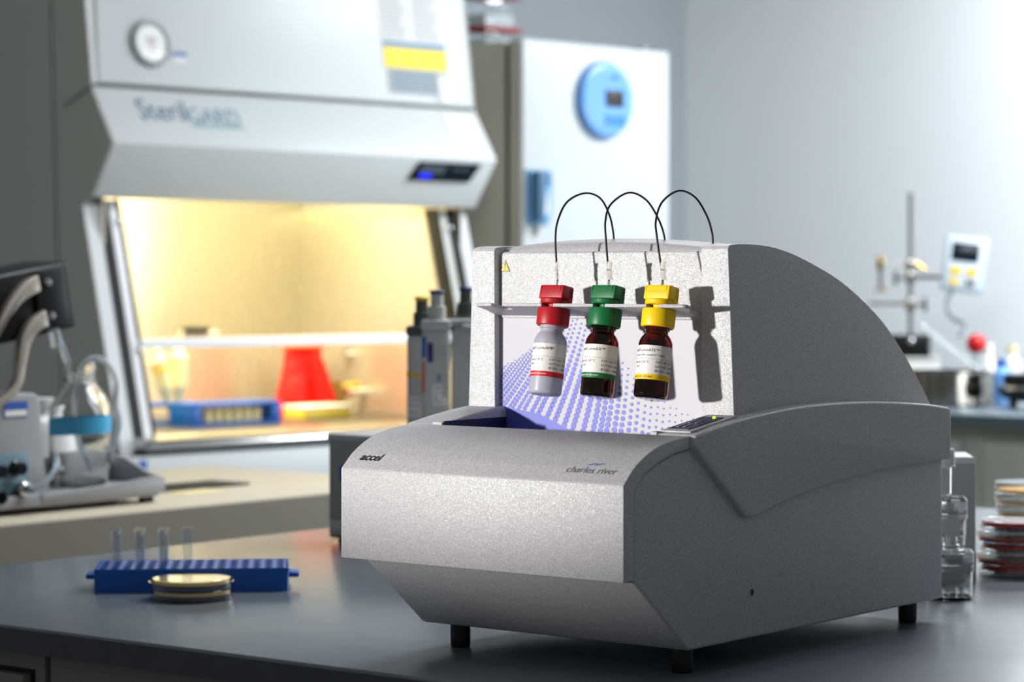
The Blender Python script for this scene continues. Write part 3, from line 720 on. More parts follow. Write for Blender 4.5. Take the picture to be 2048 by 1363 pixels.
# feet
def foot(x, y):
    bm = bmesh.new(); lathe(bm, [(0.0, 0.0), (0.0085, 0.0), (0.0095, 0.0015), (0.0098, 0.010), (0.0100, 0.026), (0.0, 0.026)], 28)
    obj('foot', bm, 'black_rubber', dev, loc=(x, y, 0))
for x, y in ((-0.0250, 0.024), (-0.2850, 0.024), (-0.0280, 0.446), (-0.2850, 0.446)): foot(x, y)
# vial rack: tilted slotted plate
TILT = math.atan2(0.0100, 0.0546)
PR_Y, PR_Z = 0.0996, 0.3223          # rear edge of the plate (mid thickness)
SLOTS = (-0.2560, -0.1950, -0.1340, -0.0725)
def plate_pt(x, d, n=0.0):           # d forward along plate, n normal up
    return (x, PR_Y - d * math.cos(TILT) + n * math.sin(TILT), PR_Z + d * math.sin(TILT) + n * math.cos(TILT))
PD = 0.0560
outl = [(-0.0490, 0.0), (-0.0490, 0.026), (-0.0440, 0.036), (-0.0380, 0.044), (-0.0360, 0.050), (-0.0362, PD - 0.002), (-0.0385, PD)]
for sx in SLOTS[::-1]:
    hw = 0.0068; e = 0.0420
    outl += [(sx + hw, PD)] + [(sx + hw * math.cos(R(a)), e - hw * math.sin(R(a)) * 1.0) for a in range(0, 181, 20)] + [(sx - hw, PD)]
outl += [(-0.2810, PD), (-0.2835, PD - 0.0025), (-0.2840, 0.050), (-0.2885, 0.030), (-0.2957, 0.012), (-0.2957, 0.0)]
bm = bmesh.new()
Av = [bm.verts.new(plate_pt(x, d, 0.0016)) for x, d in outl]; Bv = [bm.verts.new(plate_pt(x, d, -0.0016)) for x, d in outl]
bm.faces.new(Av); bm.faces.new(Bv[::-1])
for i in range(len(outl)): bm.faces.new((Av[i], Bv[i], Bv[(i + 1) % len(outl)], Av[(i + 1) % len(outl)]))
bevel(bm, 0.0004, 1, 40)
obj('vial_rack', bm, 'device_paint', dev, smooth=40)
# tubes from the vials to the roof, with numbered flags
AX = 0.0440                                            # slot axis distance from the rear edge
axis0 = Vector(plate_pt(0, AX))
up_ax = Vector((0, math.sin(TILT), math.cos(TILT)))
TUBES = (
    (-0.1950, [(-0.1995, 0.064, 0.3946), (-0.1995, 0.068, 0.4139), (-0.1955, 0.078, 0.432), (-0.1848, 0.092, 0.4403), (-0.1784, 0.108, 0.4358), (-0.1743, 0.118, 0.4194), (-0.1734, 0.1235, 0.3999), (-0.174, 0.1235, 0.3853)]),
    (-0.1340, [(-0.1395, 0.064, 0.394), (-0.1429, 0.068, 0.4131), (-0.1437, 0.078, 0.4286), (-0.1326, 0.092, 0.4397), (-0.1234, 0.108, 0.4327), (-0.1157, 0.118, 0.4136), (-0.1131, 0.1235, 0.3969), (-0.1131, 0.1235, 0.3848)]),
    (-0.0725, [(-0.0807, 0.064, 0.3957), (-0.0846, 0.068, 0.4122), (-0.0841, 0.078, 0.4298), (-0.0749, 0.092, 0.4403), (-0.0675, 0.108, 0.4345), (-0.0611, 0.118, 0.4176), (-0.0585, 0.1235, 0.401), (-0.0574, 0.1235, 0.3870)]))
for i, (bx, loop) in enumerate(TUBES):
    s0 = Vector((bx, axis0.y, axis0.z)) + up_ax * 0.0195
    p = [s0, s0 + up_ax * 0.010 + Vector((-0.0005, 0, 0))] + loop
    bm = bmesh.new(); tube(bm, smooth_path(p, 10), 0.00100, 10)
    tb_ = obj('dispensing_tube', bm, 'black_rubber', dev, smooth=60)
    bm = bmesh.new(); fx = 0.0065; zc = s0.z + 0.0155
    pts = [(-0.0028, -0.0015), (-0.0012, -0.0024), (0.0010, -0.0022), (0.0030, -0.0006)] if i else [(-0.0030, -0.0006), (-0.0022, -0.0022), (-0.0004, -0.0026), (0.0006, -0.0016)]
    fl = []
    for zz, sh in ((-0.0085, 0.0010), (-0.004, 0.0), (0.004, 0.0), (0.0085, 0.0012)):
        fl.append([bm.verts.new((bx + px_ + sh, s0.y + 0.0028 + py_, zc + zz)) for px_, py_ in pts])
    for a, b in zip(fl, fl[1:]):
        for k in range(3): bm.faces.new((a[k], a[k + 1], b[k + 1], b[k]))
    bmesh.ops.solidify(bm, geom=bm.faces[:], thickness=0.0003)
    flag = obj('number_flag', bm, 'label_white', tb_, smooth=60)
    me = text_mesh(str(i + 1), size=0.0050); map_mesh(me, lambda a, b: (bx + 0.0003 + b if i else bx - 0.0012 + b, s0.y + 0.0028 - 0.0030 + (0 if i else -0.0002), zc + 0.001 - a)); obj('flag_number', me, 'ink', flag)
    bm = bmesh.new(); tube(bm, [s0 - up_ax * 0.004, s0 + up_ax * 0.006], 0.0010, 10); obj('needle', bm, 'steel', tb_)

# ------------------------------------------------------------------ hanging vials
devM = Matrix.Translation((OX, OY, TZ)) @ Matrix.Rotation(-A38, 4, 'Z')
def hang_vial(bx, capm, barm, glass, label, name_txt, sub_txt):
    v = thing('reagent_vial', label, 'vial', group='vials hanging on the analyser')
    M = devM @ Matrix.Translation((bx, axis0.y, axis0.z)) @ Matrix.Rotation(-TILT, 4, 'X')
    v.matrix_world = M
    cap = obj('cap', (lambda b: (lathe(b, [(0.0, -0.0182), (0.0130, -0.0182), (0.0144, -0.0190), (0.0155, -0.0182), (0.0158, -0.0168), (0.0158, -0.0034), (0.0152, -0.0020), (0.0066, -0.0018), (0.0062, 0.0), (0.0066, 0.0018), (0.0132, 0.0020), (0.0140, 0.0030), (0.0140, 0.0062), (0.0132, 0.0072), (0.0, 0.0072)], 48), b)[1])(bmesh.new()), capm, v)
    bm = bmesh.new(); vs = box(bm, -0.0130, 0.0150, 0.0005, 0.0085, 0.0022, 0.0200)
    bevel(bm, 0.0014, 3); obj('grip_block', bm, capm, cap)
    bm = bmesh.new(); vs = box(bm, -0.0135, 0.0150, -0.0082, 0.0085, 0.0070, 0.0205)
    for q in (0, 1): vs[q].co.y -= 0.0012
    bmesh.ops.recalc_face_normals(bm, faces=bm.faces); bevel(bm, 0.0016, 3); obj('grip_block', bm, capm, cap)
    # recessed frame and embossed name on the grip
    fr = rounded_rect(-0.0118, 0.0118, -0.0044, 0.0044, 0.0016); fi = rounded_rect(-0.0110, 0.0110, -0.0036, 0.0036, 0.0010)
    bm = bmesh.new(); A = [bm.verts.new((x + 0.0003, -0.00845, z + 0.0152)) for x, z in fr]; B = [bm.verts.new((x + 0.0003, -0.00905, z + 0.0152)) for x, z in [(a * 0.97, b * 0.95) for a, b in fr]]; D = [bm.verts.new((x + 0.0003, -0.00845, z + 0.0152)) for x, z in fi]
    n = len(fr)
    for k in range(n):
        bm.faces.new((A[k], A[(k + 1) % n], B[(k + 1) % n], B[k])); bm.faces.new((B[k], B[(k + 1) % n], D[(k + 1) % n], D[k]))
    obj('embossed_frame', bm, capm, cap)
    me = text_mesh('charles river', width=0.0190); me2 = map_mesh(me, lambda a, b: (a + 0.0003, -0.00905, b + 0.0145)); obj('embossed_name', me2, capm, cap)
    # bottle: outer and inner wall
    prof = [(0.0, -0.0855), (0.0118, -0.0855), (0.0145, -0.0849), (0.0157, -0.0832), (0.0159, -0.0815), (0.0159, -0.0345), (0.0155, -0.0322), (0.0138, -0.0285), (0.0117, -0.0258), (0.0106, -0.0245), (0.0106, -0.0220), (0.0118, -0.0215), (0.0118, -0.0175),
            (0.0096, -0.0175), (0.0094, -0.0255), (0.0130, -0.0298), (0.0146, -0.0338), (0.0147, -0.0815), (0.0136, -0.0836), (0.0, -0.0836)]
    bm = bmesh.new(); lathe(bm, prof, 64); bot_ = obj('bottle', bm, glass, v, smooth=50)
    if glass == 'amber_glass':
        bm = bmesh.new(); lathe(bm, [(0.0, -0.0834), (0.0134, -0.0834), (0.0144, -0.0813), (0.0144, -0.0690), (0.0, -0.0690)], 48); obj('liquid', bm, 'amber_liquid', v)
    bm = bmesh.new(); lathe(bm, [(0.0, -0.031), (0.0050, -0.031), (0.0078, -0.026), (0.0080, -0.0178), (0.0, -0.0178)], 28); obj('stopper', bm, capm, v)
    bm = bmesh.new(); tube(bm, [(0, 0, -0.030), (0, 0, -0.081)], 0.0006, 8); obj('dip_needle', bm, 'steel', v)
    # wrap-around label, printed
    RL = 0.01605
    def wrap(z0, z1, r, m, nm, parent, a0=-180, a1=130):
        b2 = bmesh.new(); k_n = 60; lo_ = []; hi_ = []
        for k in range(k_n + 1):
            a = R(a0 + (a1 - a0) * k / k_n); lo_.append(b2.verts.new((r * math.cos(a), r * math.sin(a), z0))); hi_.append(b2.verts.new((r * math.cos(a), r * math.sin(a), z1)))
        for k in range(k_n): b2.faces.new((lo_[k], lo_[k + 1], hi_[k + 1], hi_[k]))
        return obj(nm, b2, m, parent, smooth=60)
    lab = wrap(-0.0690, -0.0372, RL, 'label_white', 'label', v)
    wrap(-0.0690, -0.0640, RL + 0.00006, barm, 'colour_bar', lab)
    wrap(-0.04990, -0.04972, RL + 0.00006, 'ink', 'rule_line', lab, -150, 60)
    def ltext(body, a_deg, z, width=None, size=None, m='ink', al='LEFT', bold=0.0):
        me = text_mesh(body, width=width, size=size, align=al, offset=bold); r = RL + 0.00012
        map_mesh(me, lambda p, q: (r * math.cos(R(a_deg) + p / r), r * math.sin(R(a_deg) + p / r), z + q)); obj('label_text', me, m, lab)
    ltext(name_txt, -40, -0.0420, width=0.0315, al='RIGHT')
    if sub_txt: ltext(sub_txt, -18, -0.0465, width=0.0370, al='RIGHT')
    ltext('Store at: 2-8 °C', -71, -0.0530, size=0.0030, m='ink', al='RIGHT'); ltext('IVDS', -108, -0.0572, size=0.0026, al='RIGHT')
    for k, (t_, z_) in enumerate((('CAT. NO. 2711', -0.0527), ('LOT NO. 210201', -0.0568), ('ID NO.  1180301', -0.0609))):
        ltext(t_, -50, z_, size=0.0032)
    ltext('FOR LABORATORY USE ONLY', -55, -0.0666, width=0.0270, m='label_white' if barm != 'bar_yellow' else 'ink', bold=0.012, al='RIGHT')
    return v
hang_vial(-0.1950, 'cap_red', 'bar_red', 'frosted_plastic', 'frosted vial with red cap hanging on the grey analyser', 'Celsis® LuminAMP', None)
hang_vial(-0.1340, 'cap_green', 'bar_green', 'amber_glass', 'amber vial with green cap hanging on the grey analyser', 'Celsis® LuminEX™', None)
hang_vial(-0.0725, 'cap_yellow', 'bar_yellow', 'amber_glass', 'amber vial with yellow cap hanging on the grey analyser', 'Celsis® LuminATE™', 'Reconstitute with LuminATE™ Buffer')

# ================================================================== things on the main bench, left
def world(x, y, z=TZ): return (x, y, z)
RK = R(5.0)
rk = thing('tube_rack', 'blue plastic test tube rack with end tabs on the dark bench', 'rack', world(-0.4755, 2.848), RK)
CP = 0.01345; NXC, NYC = 16, 7; RL_, RD_, RH_ = CP * NXC + 0.004, CP * NYC, 0.0265
bm = bmesh.new()                                        # top with real wells
for i in range(NXC):
    for j in range(NYC):
        cx, cy = 0.002 + CP * (i + 0.5), CP * (j + 0.5); h = CP / 2; rr = 0.0052
        sq = [(h, 0), (h, h), (0, h), (-h, h), (-h, 0), (-h, -h), (0, -h), (h, -h)]
        O_ = [bm.verts.new((cx + a, cy + b, RH_)) for a, b in sq]
        I_ = [bm.verts.new((cx + rr * math.cos(R(45 * k)), cy + rr * math.sin(R(45 * k)), RH_)) for k in range(8)]
        J_ = [bm.verts.new((v.co.x, v.co.y, 0.003)) for v in I_]
        for k in range(8):
            k2 = (k + 1) % 8; bm.faces.new((O_[k], O_[k2], I_[k2], I_[k])); bm.faces.new((I_[k], I_[k2], J_[k2], J_[k]))
        bm.faces.new(J_)
bmesh.ops.remove_doubles(bm, verts=bm.verts, dist=1e-5)
obj('rack_wells', bm, 'rack_blue', rk, smooth=0)
bm = bmesh.new()                                        # scalloped side walls
def wall(p0, p1, n, amp, z0, z1):
    pts = []
    for k in range(n * 6 + 1):
        t = k / (n * 6); px_ = p0[0] + (p1[0] - p0[0]) * t; py_ = p0[1] + (p1[1] - p0[1]) * t
        nx_, ny_ = (p1[1] - p0[1]), -(p1[0] - p0[0]); L = math.hypot(nx_, ny_)
        a = amp * abs(math.sin(math.pi * n * t)) ; pts.append((px_ + nx_ / L * a, py_ + ny_ / L * a))
    lo_ = [bm.verts.new((a, b, z0)) for a, b in pts]; hi_ = [bm.verts.new((a, b, z1)) for a, b in pts]
    for k in range(len(pts) - 1): bm.faces.new((lo_[k], lo_[k + 1], hi_[k + 1], hi_[k]))
wall((0, 0), (RL_, 0), NXC, 0.0012, 0.0, RH_ - 0.004); wall((RL_, RD_), (0, RD_), NXC, 0.0012, 0.0, RH_ - 0.004)
wall((RL_, 0), (RL_, RD_), NYC, 0.0012, 0.0, RH_ - 0.004); wall((0, RD_), (0, 0), NYC, 0.0012, 0.0, RH_ - 0.004)
obj('rack_wall', bm, 'rack_blue', rk, smooth=50)
bbox('rack_rim', 0.0, RL_, -0.0006, 0.0004, RH_ - 0.005, RH_, 'rack_blue', rk); bbox('rack_rim', 0.0, RL_, RD_ - 0.0004, RD_ + 0.0006, RH_ - 0.005, RH_, 'rack_blue', rk)
bbox('rack_rim', -0.0006, 0.0004, 0.0, RD_, RH_ - 0.005, RH_, 'rack_blue', rk); bbox('rack_rim', RL_ - 0.0004, RL_ + 0.0006, 0.0, RD_, RH_ - 0.005, RH_, 'rack_blue', rk)
bbox('end_tab', -0.012, 0.001, 0.022, 0.060, 0.0130, 0.0185, 'rack_blue', rk, bev=0.0015)
bbox('end_tab', RL_ - 0.001, RL_ + 0.013, 0.022, 0.060, 0.0130, 0.0185, 'rack_blue', rk, bev=0.0015)
for i in range(NXC):                                   # cell numbers printed as pale dashes
    bbox('column_mark', 0.002 + CP * (i + 1) - 0.0009, 0.002 + CP * (i + 1) + 0.0009, 0.004, 0.010, RH_, RH_ + 0.0002, 'handle_blue', rk)
bm = bmesh.new(); lathe(bm, [(0.0, -0.0002), (0.003, 0.0004), (0.0048, 0.0025), (0.0054, 0.006), (0.0058, 0.0600), (0.0063, 0.0605), (0.0063, 0.0618), (0.0058, 0.0622), (0.0059, 0.0635), (0.0064, 0.0640), (0.0064, 0.0655), (0.0056, 0.0655), (0.0052, 0.0600), (0.0047, 0.007), (0.0036, 0.0030), (0.0, 0.0016)], 28)
tube_first = obj('glass_tube', bm, 'tube_glass', smooth=50)
tube_mesh = tube_first.data; bpy.data.objects.remove(tube_first)
for row_n, j, i, nm in (('front', 1, 1, 'leftmost'), ('front', 1, 3, 'middle'), ('front', 1, 5, 'rightmost'), ('back', 3, 1, 'first from the left'), ('back', 3, 3, 'second from the left'), ('back', 3, 5, 'third from the left'), ('back', 3, 7, 'rightmost')):
    lx, ly = 0.002 + CP * (i + 0.5), CP * (j + 0.5)
    o = obj('test_tube', tube_mesh, None, loc=(-0.4755 + lx * math.cos(RK) - ly * math.sin(RK), 2.848 + lx * math.sin(RK) + ly * math.cos(RK), TZ + 0.0032))
    tag(o, 'clear glass test tube in the blue rack, %s of the %s row' % (nm, row_n), 'test tube', 'test tubes in the blue rack')
# petri dishes
def petri(label, loc, agar, r=0.0445, h=0.0118, group=None, inverted=True, rotz=0.0, agar_h=0.0042):
    """inverted dish: the wide lid is underneath, the agar sits at the top"""
    p = thing('petri_dish', label, 'petri dish', loc, rotz, group)
    t = 0.0012
    bm = bmesh.new()
    if inverted: lathe(bm, [(0.0, 0.0), (r + 0.0012, 0.0), (r + 0.0024, 0.0006), (r + 0.0026, h * 0.62), (r + 0.0034, h * 0.64), (r + 0.0034, h * 0.68), (r + 0.0014, h * 0.68), (r + 0.0012, t), (0.0, t)], 56)
    else: lathe(bm, [(0.0, h), (r - 0.0002, h), (r + 0.0012, h), (r + 0.0024, h - 0.0006), (r + 0.0026, h * 0.38), (r + 0.0014, h * 0.38), (r + 0.0012, h - t), (0.0, h - t)], 56)
    obj('dish_lid', bm, 'clear_plastic', p, smooth=40)
    bm = bmesh.new()
    if inverted: lathe(bm, [(r, t + 0.0006), (r, h - 0.0006), (r - 0.0008, h), (r - 0.002, h - 0.0004), (r - 0.0026, h - 0.0004), (0.0, h - 0.0004), (0.0, h - 0.0014), (r - t, h - 0.0014), (r - t, t + 0.0006), (r, t + 0.0006)], 56)
    else: lathe(bm, [(r, h - t - 0.0006), (r, 0.0006), (r - 0.0008, 0.0), (0.0, 0.0), (0.0, 0.0010), (r - t, 0.0010), (r - t, h - t - 0.0006), (r, h - t - 0.0006)], 56)
    obj('dish_base', bm, 'clear_plastic', p, smooth=40)
    z0 = h - 0.0016 - agar_h if inverted else 0.0012
    bm = bmesh.new(); lathe(bm, [(0.0, z0), (r - t - 0.0003, z0), (r - t - 0.0003, z0 + agar_h), (0.0, z0 + agar_h)], 48); obj('agar', bm, agar, p)
    return p
petri('upper petri dish with pale yellow agar before the blue rack', world(-0.3590, 2.800, TZ + 0.0119), 'agar_yellow', group='yellow agar dishes')
petri('lower petri dish with pale yellow agar lying on the dark bench', world(-0.3585, 2.801), 'agar_yellow', group='yellow agar dishes')

# ================================================================== behind the analyser, left: grey case and pipettes
gb = thing('equipment_case', 'grey equipment case partly hidden behind the analyser on its left', 'case', TW(2.525, 2.29), -A38)
bbox('case_body', 0.0, 0.20, 0.0, 0.16, 0.006, 0.146, 'box_grey', gb, bev=0.004)
bbox('case_top', -0.001, 0.201, -0.001, 0.161, 0.139, 0.1475, 'box_light', gb, bev=0.002)
bbox('front_strip', 0.004, 0.196, -0.0025, 0.0, 0.012, 0.032, 'box_light', gb, bev=0.001)
bbox('case_sticker', 0.022, 0.05, -0.0015, 0.0, 0.085, 0.105, 'sticker_blue', gb)
for x in (0.01, 0.17):
    for y in (0.01, 0.13): bbox('case_foot', x, x + 0.02, y, y + 0.02, 0.0, 0.007, 'black_rubber', gb)
PSX, PSY = -0.026, 3.660
ps = thing('pipette_stand', 'grey carousel pipette stand behind the analyser', 'stand', world(PSX, PSY))
bm = bmesh.new(); lathe(bm, [(0.0, 0.0), (0.075, 0.0), (0.078, 0.004), (0.076, 0.012), (0.02, 0.020), (0.0, 0.020)], 40); obj('stand_base', bm, 'stand_grey', ps)
bm = bmesh.new(); lathe(bm, [(0.0, 0.018), (0.011, 0.018), (0.010, 0.300), (0.006, 0.304), (0.0, 0.304)], 20); obj('stand_pole', bm, 'stand_grey', ps)
bm = bmesh.new(); lathe(bm, [(0.0, 0.276), (0.045, 0.276), (0.048, 0.279), (0.048, 0.288), (0.045, 0.291), (0.0, 0.291)], 36); obj('carousel', bm, 'stand_grey', ps)
bm = bmesh.new(); lathe(bm, [(0.0, 0.155), (0.030, 0.155), (0.032, 0.158), (0.030, 0.166), (0.0, 0.166)], 36); obj('lower_ring', bm, 'pip_grey', ps)
PIPS = ((-0.1085, 3.612, 'pip_grey', 'pip_grey', 'pip_blue', 0.0, 'light grey pipette with navy-topped plunger hanging on the stand', '1000'),
        (-0.1330, 3.690, 'pip_dark', 'pip_grey', 'pip_yellow', -0.010, 'dark grey pipette with yellow plunger hanging behind the light grey one', ''),
        (-0.0690, 3.730, 'pip_dark', 'pip_grey', 'pip_blue', 0.004, 'grey pipette with dark blue plunger half hidden by the analyser', ''))
for (x, y, headm, bodym, capm, dz, lbl, txt) in PIPS:
    p = thing('pipette', lbl, 'pipette', world(x, y, TZ + 0.0 + dz), 0.0, 'pipettes on the carousel stand')
    b = bbox('pipette_body', -0.0215, 0.0185, -0.018, 0.018, 0.150, 0.286, bodym, p, bev=0.007, seg=3)
    bm = bmesh.new(); lathe(bm, [(0.0, 0.060), (0.0045, 0.060), (0.008, 0.095), (0.012, 0.115), (0.016, 0.152), (0.0, 0.152)], 20); obj('shaft', bm, bodym, p)
    bbox('head', -0.0230, 0.0200, -0.019, 0.019, 0.284, 0.299, headm, p, bev=0.004)
    bbox('finger_hook', 0.012, 0.050 if x < -0.08 else 0.020, -0.010, 0.010, 0.2925, 0.300, headm, p, bev=0.003)
    bm = bmesh.new(); lathe(bm, [(0.0, 0.298), (0.013, 0.298), (0.0125, 0.318), (0.0095, 0.319), (0.0090, 0.338), (0.0, 0.338)], 24); pl = obj('plunger', bm, headm, p)
    bm = bmesh.new(); lathe(bm, [(0.0, 0.336), (0.0102, 0.336), (0.0108, 0.338), (0.0108, 0.3405), (0.0095, 0.342), (0.0, 0.342)], 24); obj('plunger_cap', bm, capm, pl)
    if capm == 'pip_yellow': bbox('colour_band', -0.0219, -0.0010, -0.0184, -0.010, 0.224, 0.230, 'pip_yellow', p)
    if txt:
        bbox('band_blue', -0.0130, -0.0050, -0.0186, -0.0180, 0.238, 0.266, 'pip_blue', p); bbox('band_sky', -0.0212, -0.0150, -0.0186, -0.0180, 0.245, 0.275, 'sticker_blue', p); bbox('band_pink', -0.0212, -0.0170, -0.0186, -0.0180, 0.195, 0.238, 'pip_orange', p)
        bm = bmesh.new(); tube(bm, [(0.002, -0.0180, 0.250), (0.002, -0.0195, 0.250)], 0.0050, 16); obj('dial_button', bm, 'box_light', p)
        for k in range(14): bbox('grip_rib', 0.008, 0.0180, -0.0190, -0.0178, 0.188 + k * 0.0055, 0.191 + k * 0.0055, bodym, p)
        lb = bbox('paper_label', -0.0060, 0.0170, -0.0188, -0.0180, 0.176, 0.206, 'label_white', p)
        for t_, z_ in (('PIPETTE', 0.2005), ('I.D. No', 0.1935), ('By', 0.1870), ('Date', 0.1810)):
            me = text_mesh(t_, size=0.0062, align='LEFT'); map_mesh(me, lambda a, c: (0.0000 + a - 0.004, -0.0190, z_ + c)); obj('label_text', me, 'sticker_blue', lb)
        me = text_mesh('3', size=0.014, offset=0.02); map_mesh(me, lambda a, c: (0.0030 + a, -0.0184, 0.2150 + c)); obj('number', me, 'sticker_blue', p)
        me = text_mesh(txt, size=0.0075); map_mesh(me, lambda a, c: (a - 0.002, -0.0184, 0.1600 + c)); obj('volume_mark', me, 'ink', p)
    elif x < -0.1:
        lb = bbox('paper_label', -0.0214, 0.0000, -0.0188, -0.0180, 0.165, 0.195, 'label_white', p)
        for t_, z_ in (('VOLUME', 0.190), ('CAL 06', 0.182), ('200 uL', 0.172)):
            me = text_mesh(t_, size=0.0060, align='LEFT'); map_mesh(me, lambda a, c: (a - 0.0205, -0.0190, z_ + c)); obj('label_text', me, 'sticker_blue', lb)

# ================================================================== dispensing machine on the side bench
dm = thing('dispensing_machine', 'grey dispensing machine with black pump head on curved silver arms', 'machine', TW(2.823, 2.914), R(52))
bm = bmesh.new(); prism(bm, [(-0.55, 0.0), (-0.012, 0.0), (0.0, 0.014), (0.0, 0.105), (-0.02, 0.125), (-0.55, 0.125)], 0.010, 0.030, 'z'); bevel(bm, 0.004, 2); obj('base', bm, 'instr_grey', dm)
bm = bmesh.new(); prism(bm, arc_pts([(-0.26, 0.030), (-0.20, 0.032), (-0.10, 0.036), (-0.03, 0.042), (0.0, 0.040)], 5)[::1] + [(0.0, 0.016), (-0.26, 0.016)], -0.002, 0.007, 'y'); bevel(bm, 0.002); obj('tray_lip', bm, 'instr_grey', dm)
bm = bmesh.new(); prism(bm, [(-0.26, 0.020), (-0.26, 0.074), (-0.05, 0.074), (-0.008, 0.055), (-0.008, 0.020)], 0.112, 0.124, 'y'); bevel(bm, 0.003); obj('tray_back', bm, 'instr_grey', dm)
bm = bmesh.new(); prism(bm, [(0.0, 0.018), (0.0, 0.040), (0.030, 0.046), (0.085, 0.068), (0.124, 0.072), (0.124, 0.018)], -0.010, 0.001); bevel(bm, 0.003); obj('tray_end', bm, 'instr_grey', dm)
bm = bmesh.new(); prism(bm, [(-0.42, 0.02), (-0.222, 0.02), (-0.236, 0.060), (-0.247, 0.176), (-0.258, 0.184), (-0.42, 0.190)], 0.016, 0.110, 'y'); bevel(bm, 0.005, 3); obj('upright', bm, 'instr_grey', dm)
cp = bbox('control_panel', -0.40, -0.272, 0.0125, 0.0165, 0.014, 0.094, 'instr_panel', dm, bev=0.001)
for x, z in ((-0.3010, 0.071), (-0.3390, 0.069), (-0.3400, 0.030)):
    bm = bmesh.new(); lathe(bm, [(0.0, 0.0), (0.0125, 0.0), (0.0125, 0.004), (0.0100, 0.006), (0.0095, 0.018), (0.0, 0.018)], 24); k_ = obj('knob', bm, 'black_gloss', cp, loc=(x, 0.0125, z), rot=(R(90), 0, 0))
bm = bmesh.new(); lathe(bm, [(0.0, 0.0), (0.011, 0.0), (0.011, 0.014), (0.007, 0.016), (0.006, 0.030), (0.0, 0.030)], 24); obj('hose_fitting', bm, 'steel', cp, loc=(-0.2930, 0.0125, 0.040), rot=(R(90), 0, 0))
bbox('panel_stripe', -0.40, -0.276, 0.0118, 0.0126, 0.0155, 0.0185, 'pip_orange', cp)
sk = bbox('asset_sticker', -0.3200, -0.2735, 0.0150, 0.0162, 0.148, 0.172, 'sticker_blue', dm)
bbox('sticker_field', -0.3180, -0.2755, 0.0145, 0.0151, 0.150, 0.159, 'label_white', sk)
# head and arms
hdm = bbox('pump_head', -0.36, -0.153, 0.012, 0.112, -0.050, 0.055, 'black_plastic', dm, bev=0.006, seg=3)
hdm.location = (-0.0330, 0.0, 0.3560); hdm.rotation_euler = (0, R(-9), 0)
hb = bbox('head_bracket', -0.232, -0.170, 0.005, 0.013, -0.044, 0.050, 'black_plastic', hdm, bev=0.003)
for z in (0.030, -0.022):
    bm = bmesh.new(); lathe(bm, [(0.0, 0.0), (0.0065, 0.0), (0.0055, 0.004), (0.0, 0.005)], 18); obj('bolt', bm, 'steel', hb, loc=(-0.2085, 0.005, z), rot=(R(90), 0, 0))
bm = bmesh.new()
up_e = arc_pts([(-0.212, 0.045), (-0.240, 0.036), (-0.268, 0.018), (-0.295, -0.010), (-0.330, -0.060)], 6); lo_e = arc_pts([(-0.350, -0.066), (-0.300, -0.028), (-0.268, -0.004), (-0.245, 0.010), (-0.210, 0.020)], 6)
prism(bm, [(a - 0.020, b) for a, b in up_e + lo_e], -0.004, 0.010, 'y'); bevel(bm, 0.002); obj('support_arm', bm, 'instr_silver', hdm)
bm = bmesh.new()
up_e = arc_pts([(-0.205, -0.010), (-0.235, -0.022), (-0.258, -0.045), (-0.270, -0.080), (-0.285, -0.112), (-0.330, -0.135)], 6); lo_e = arc_pts([(-0.335, -0.148), (-0.275, -0.122), (-0.256, -0.085), (-0.243, -0.058), (-0.225, -0.042), (-0.202, -0.036)], 6)
prism(bm, [(a - 0.020, b) for a, b in up_e + lo_e], -0.004, 0.010, 'y'); bevel(bm, 0.002); obj('support_arm', bm, 'instr_silver', hdm)
bm = bmesh.new(); tube(bm, [(-0.207, 0.004, -0.044), (-0.205, 0.004, -0.072)], 0.0085, 14); nz = obj('nozzle', bm, 'tubing_clear', hdm)
bm = bmesh.new(); tube(bm, [(-0.199, 0.004, -0.062), (-0.188, 0.004, -0.100)], 0.0050, 12); obj('nozzle_tip', bm, 'tubing_clear', nz)
for x in (-0.50, -0.03):
    for y in (0.015, 0.10): bbox('machine_foot', x, x + 0.02, y, y + 0.015, 0.0, 0.012, 'black_rubber', dm)
bm = bmesh.new(); tube(bm, smooth_path([(-0.293, -0.018, 0.040), (-0.275, -0.030, 0.052), (-0.252, -0.026, 0.074), (-0.240, -0.012, 0.086), (-0.228, 0.0, 0.070), (-0.200, 0.02, 0.064), (-0.185, 0.05, 0.062)], 8), 0.0042, 10); obj('hose', bm, 'tubing_clear', dm, smooth=60)
# glass bottle on the tray
U_, V_ = 2.823 - 0.128, 2.914 + 0.058
gl = thing('glass_bottle', 'clear glass laboratory bottle with blue tape on the dispensing machine tray', 'bottle', TW(U_, V_, TZ + 0.0302))
gp = [(0.0, 0.0), (0.042, 0.0), (0.0475, 0.004), (0.0485, 0.010), (0.0485, 0.112), (0.0465, 0.128), (0.040, 0.142), (0.029, 0.156), (0.0240, 0.163), (0.0240, 0.166), (0.0275, 0.167), (0.0275, 0.170), (0.0232, 0.171), (0.0232, 0.176), (0.0246, 0.177), (0.0246, 0.179), (0.0232, 0.180), (0.0246, 0.186), (0.0246, 0.188), (0.0232, 0.190), (0.0235, 0.196), (0.0205, 0.196), (0.0205, 0.163), (0.027, 0.153), (0.038, 0.139), (0.0445, 0.126), (0.0465, 0.112), (0.0465, 0.010), (0.043, 0.005), (0.0, 0.004)]
bm = bmesh.new(); lathe(bm, gp, 56); obj('bottle_glass', bm, 'jar_clear', gl, smooth=45)
bm = bmesh.new(); lathe(bm, [(0.0487, 0.084), (0.0492, 0.084), (0.0492, 0.111), (0.0487, 0.111), (0.0487, 0.084)], 56)
for v in bm.verts: v.co.z += 0.05 * v.co.x * 1.0
obj('tape_band', bm, 'tape_blue', gl, smooth=45)
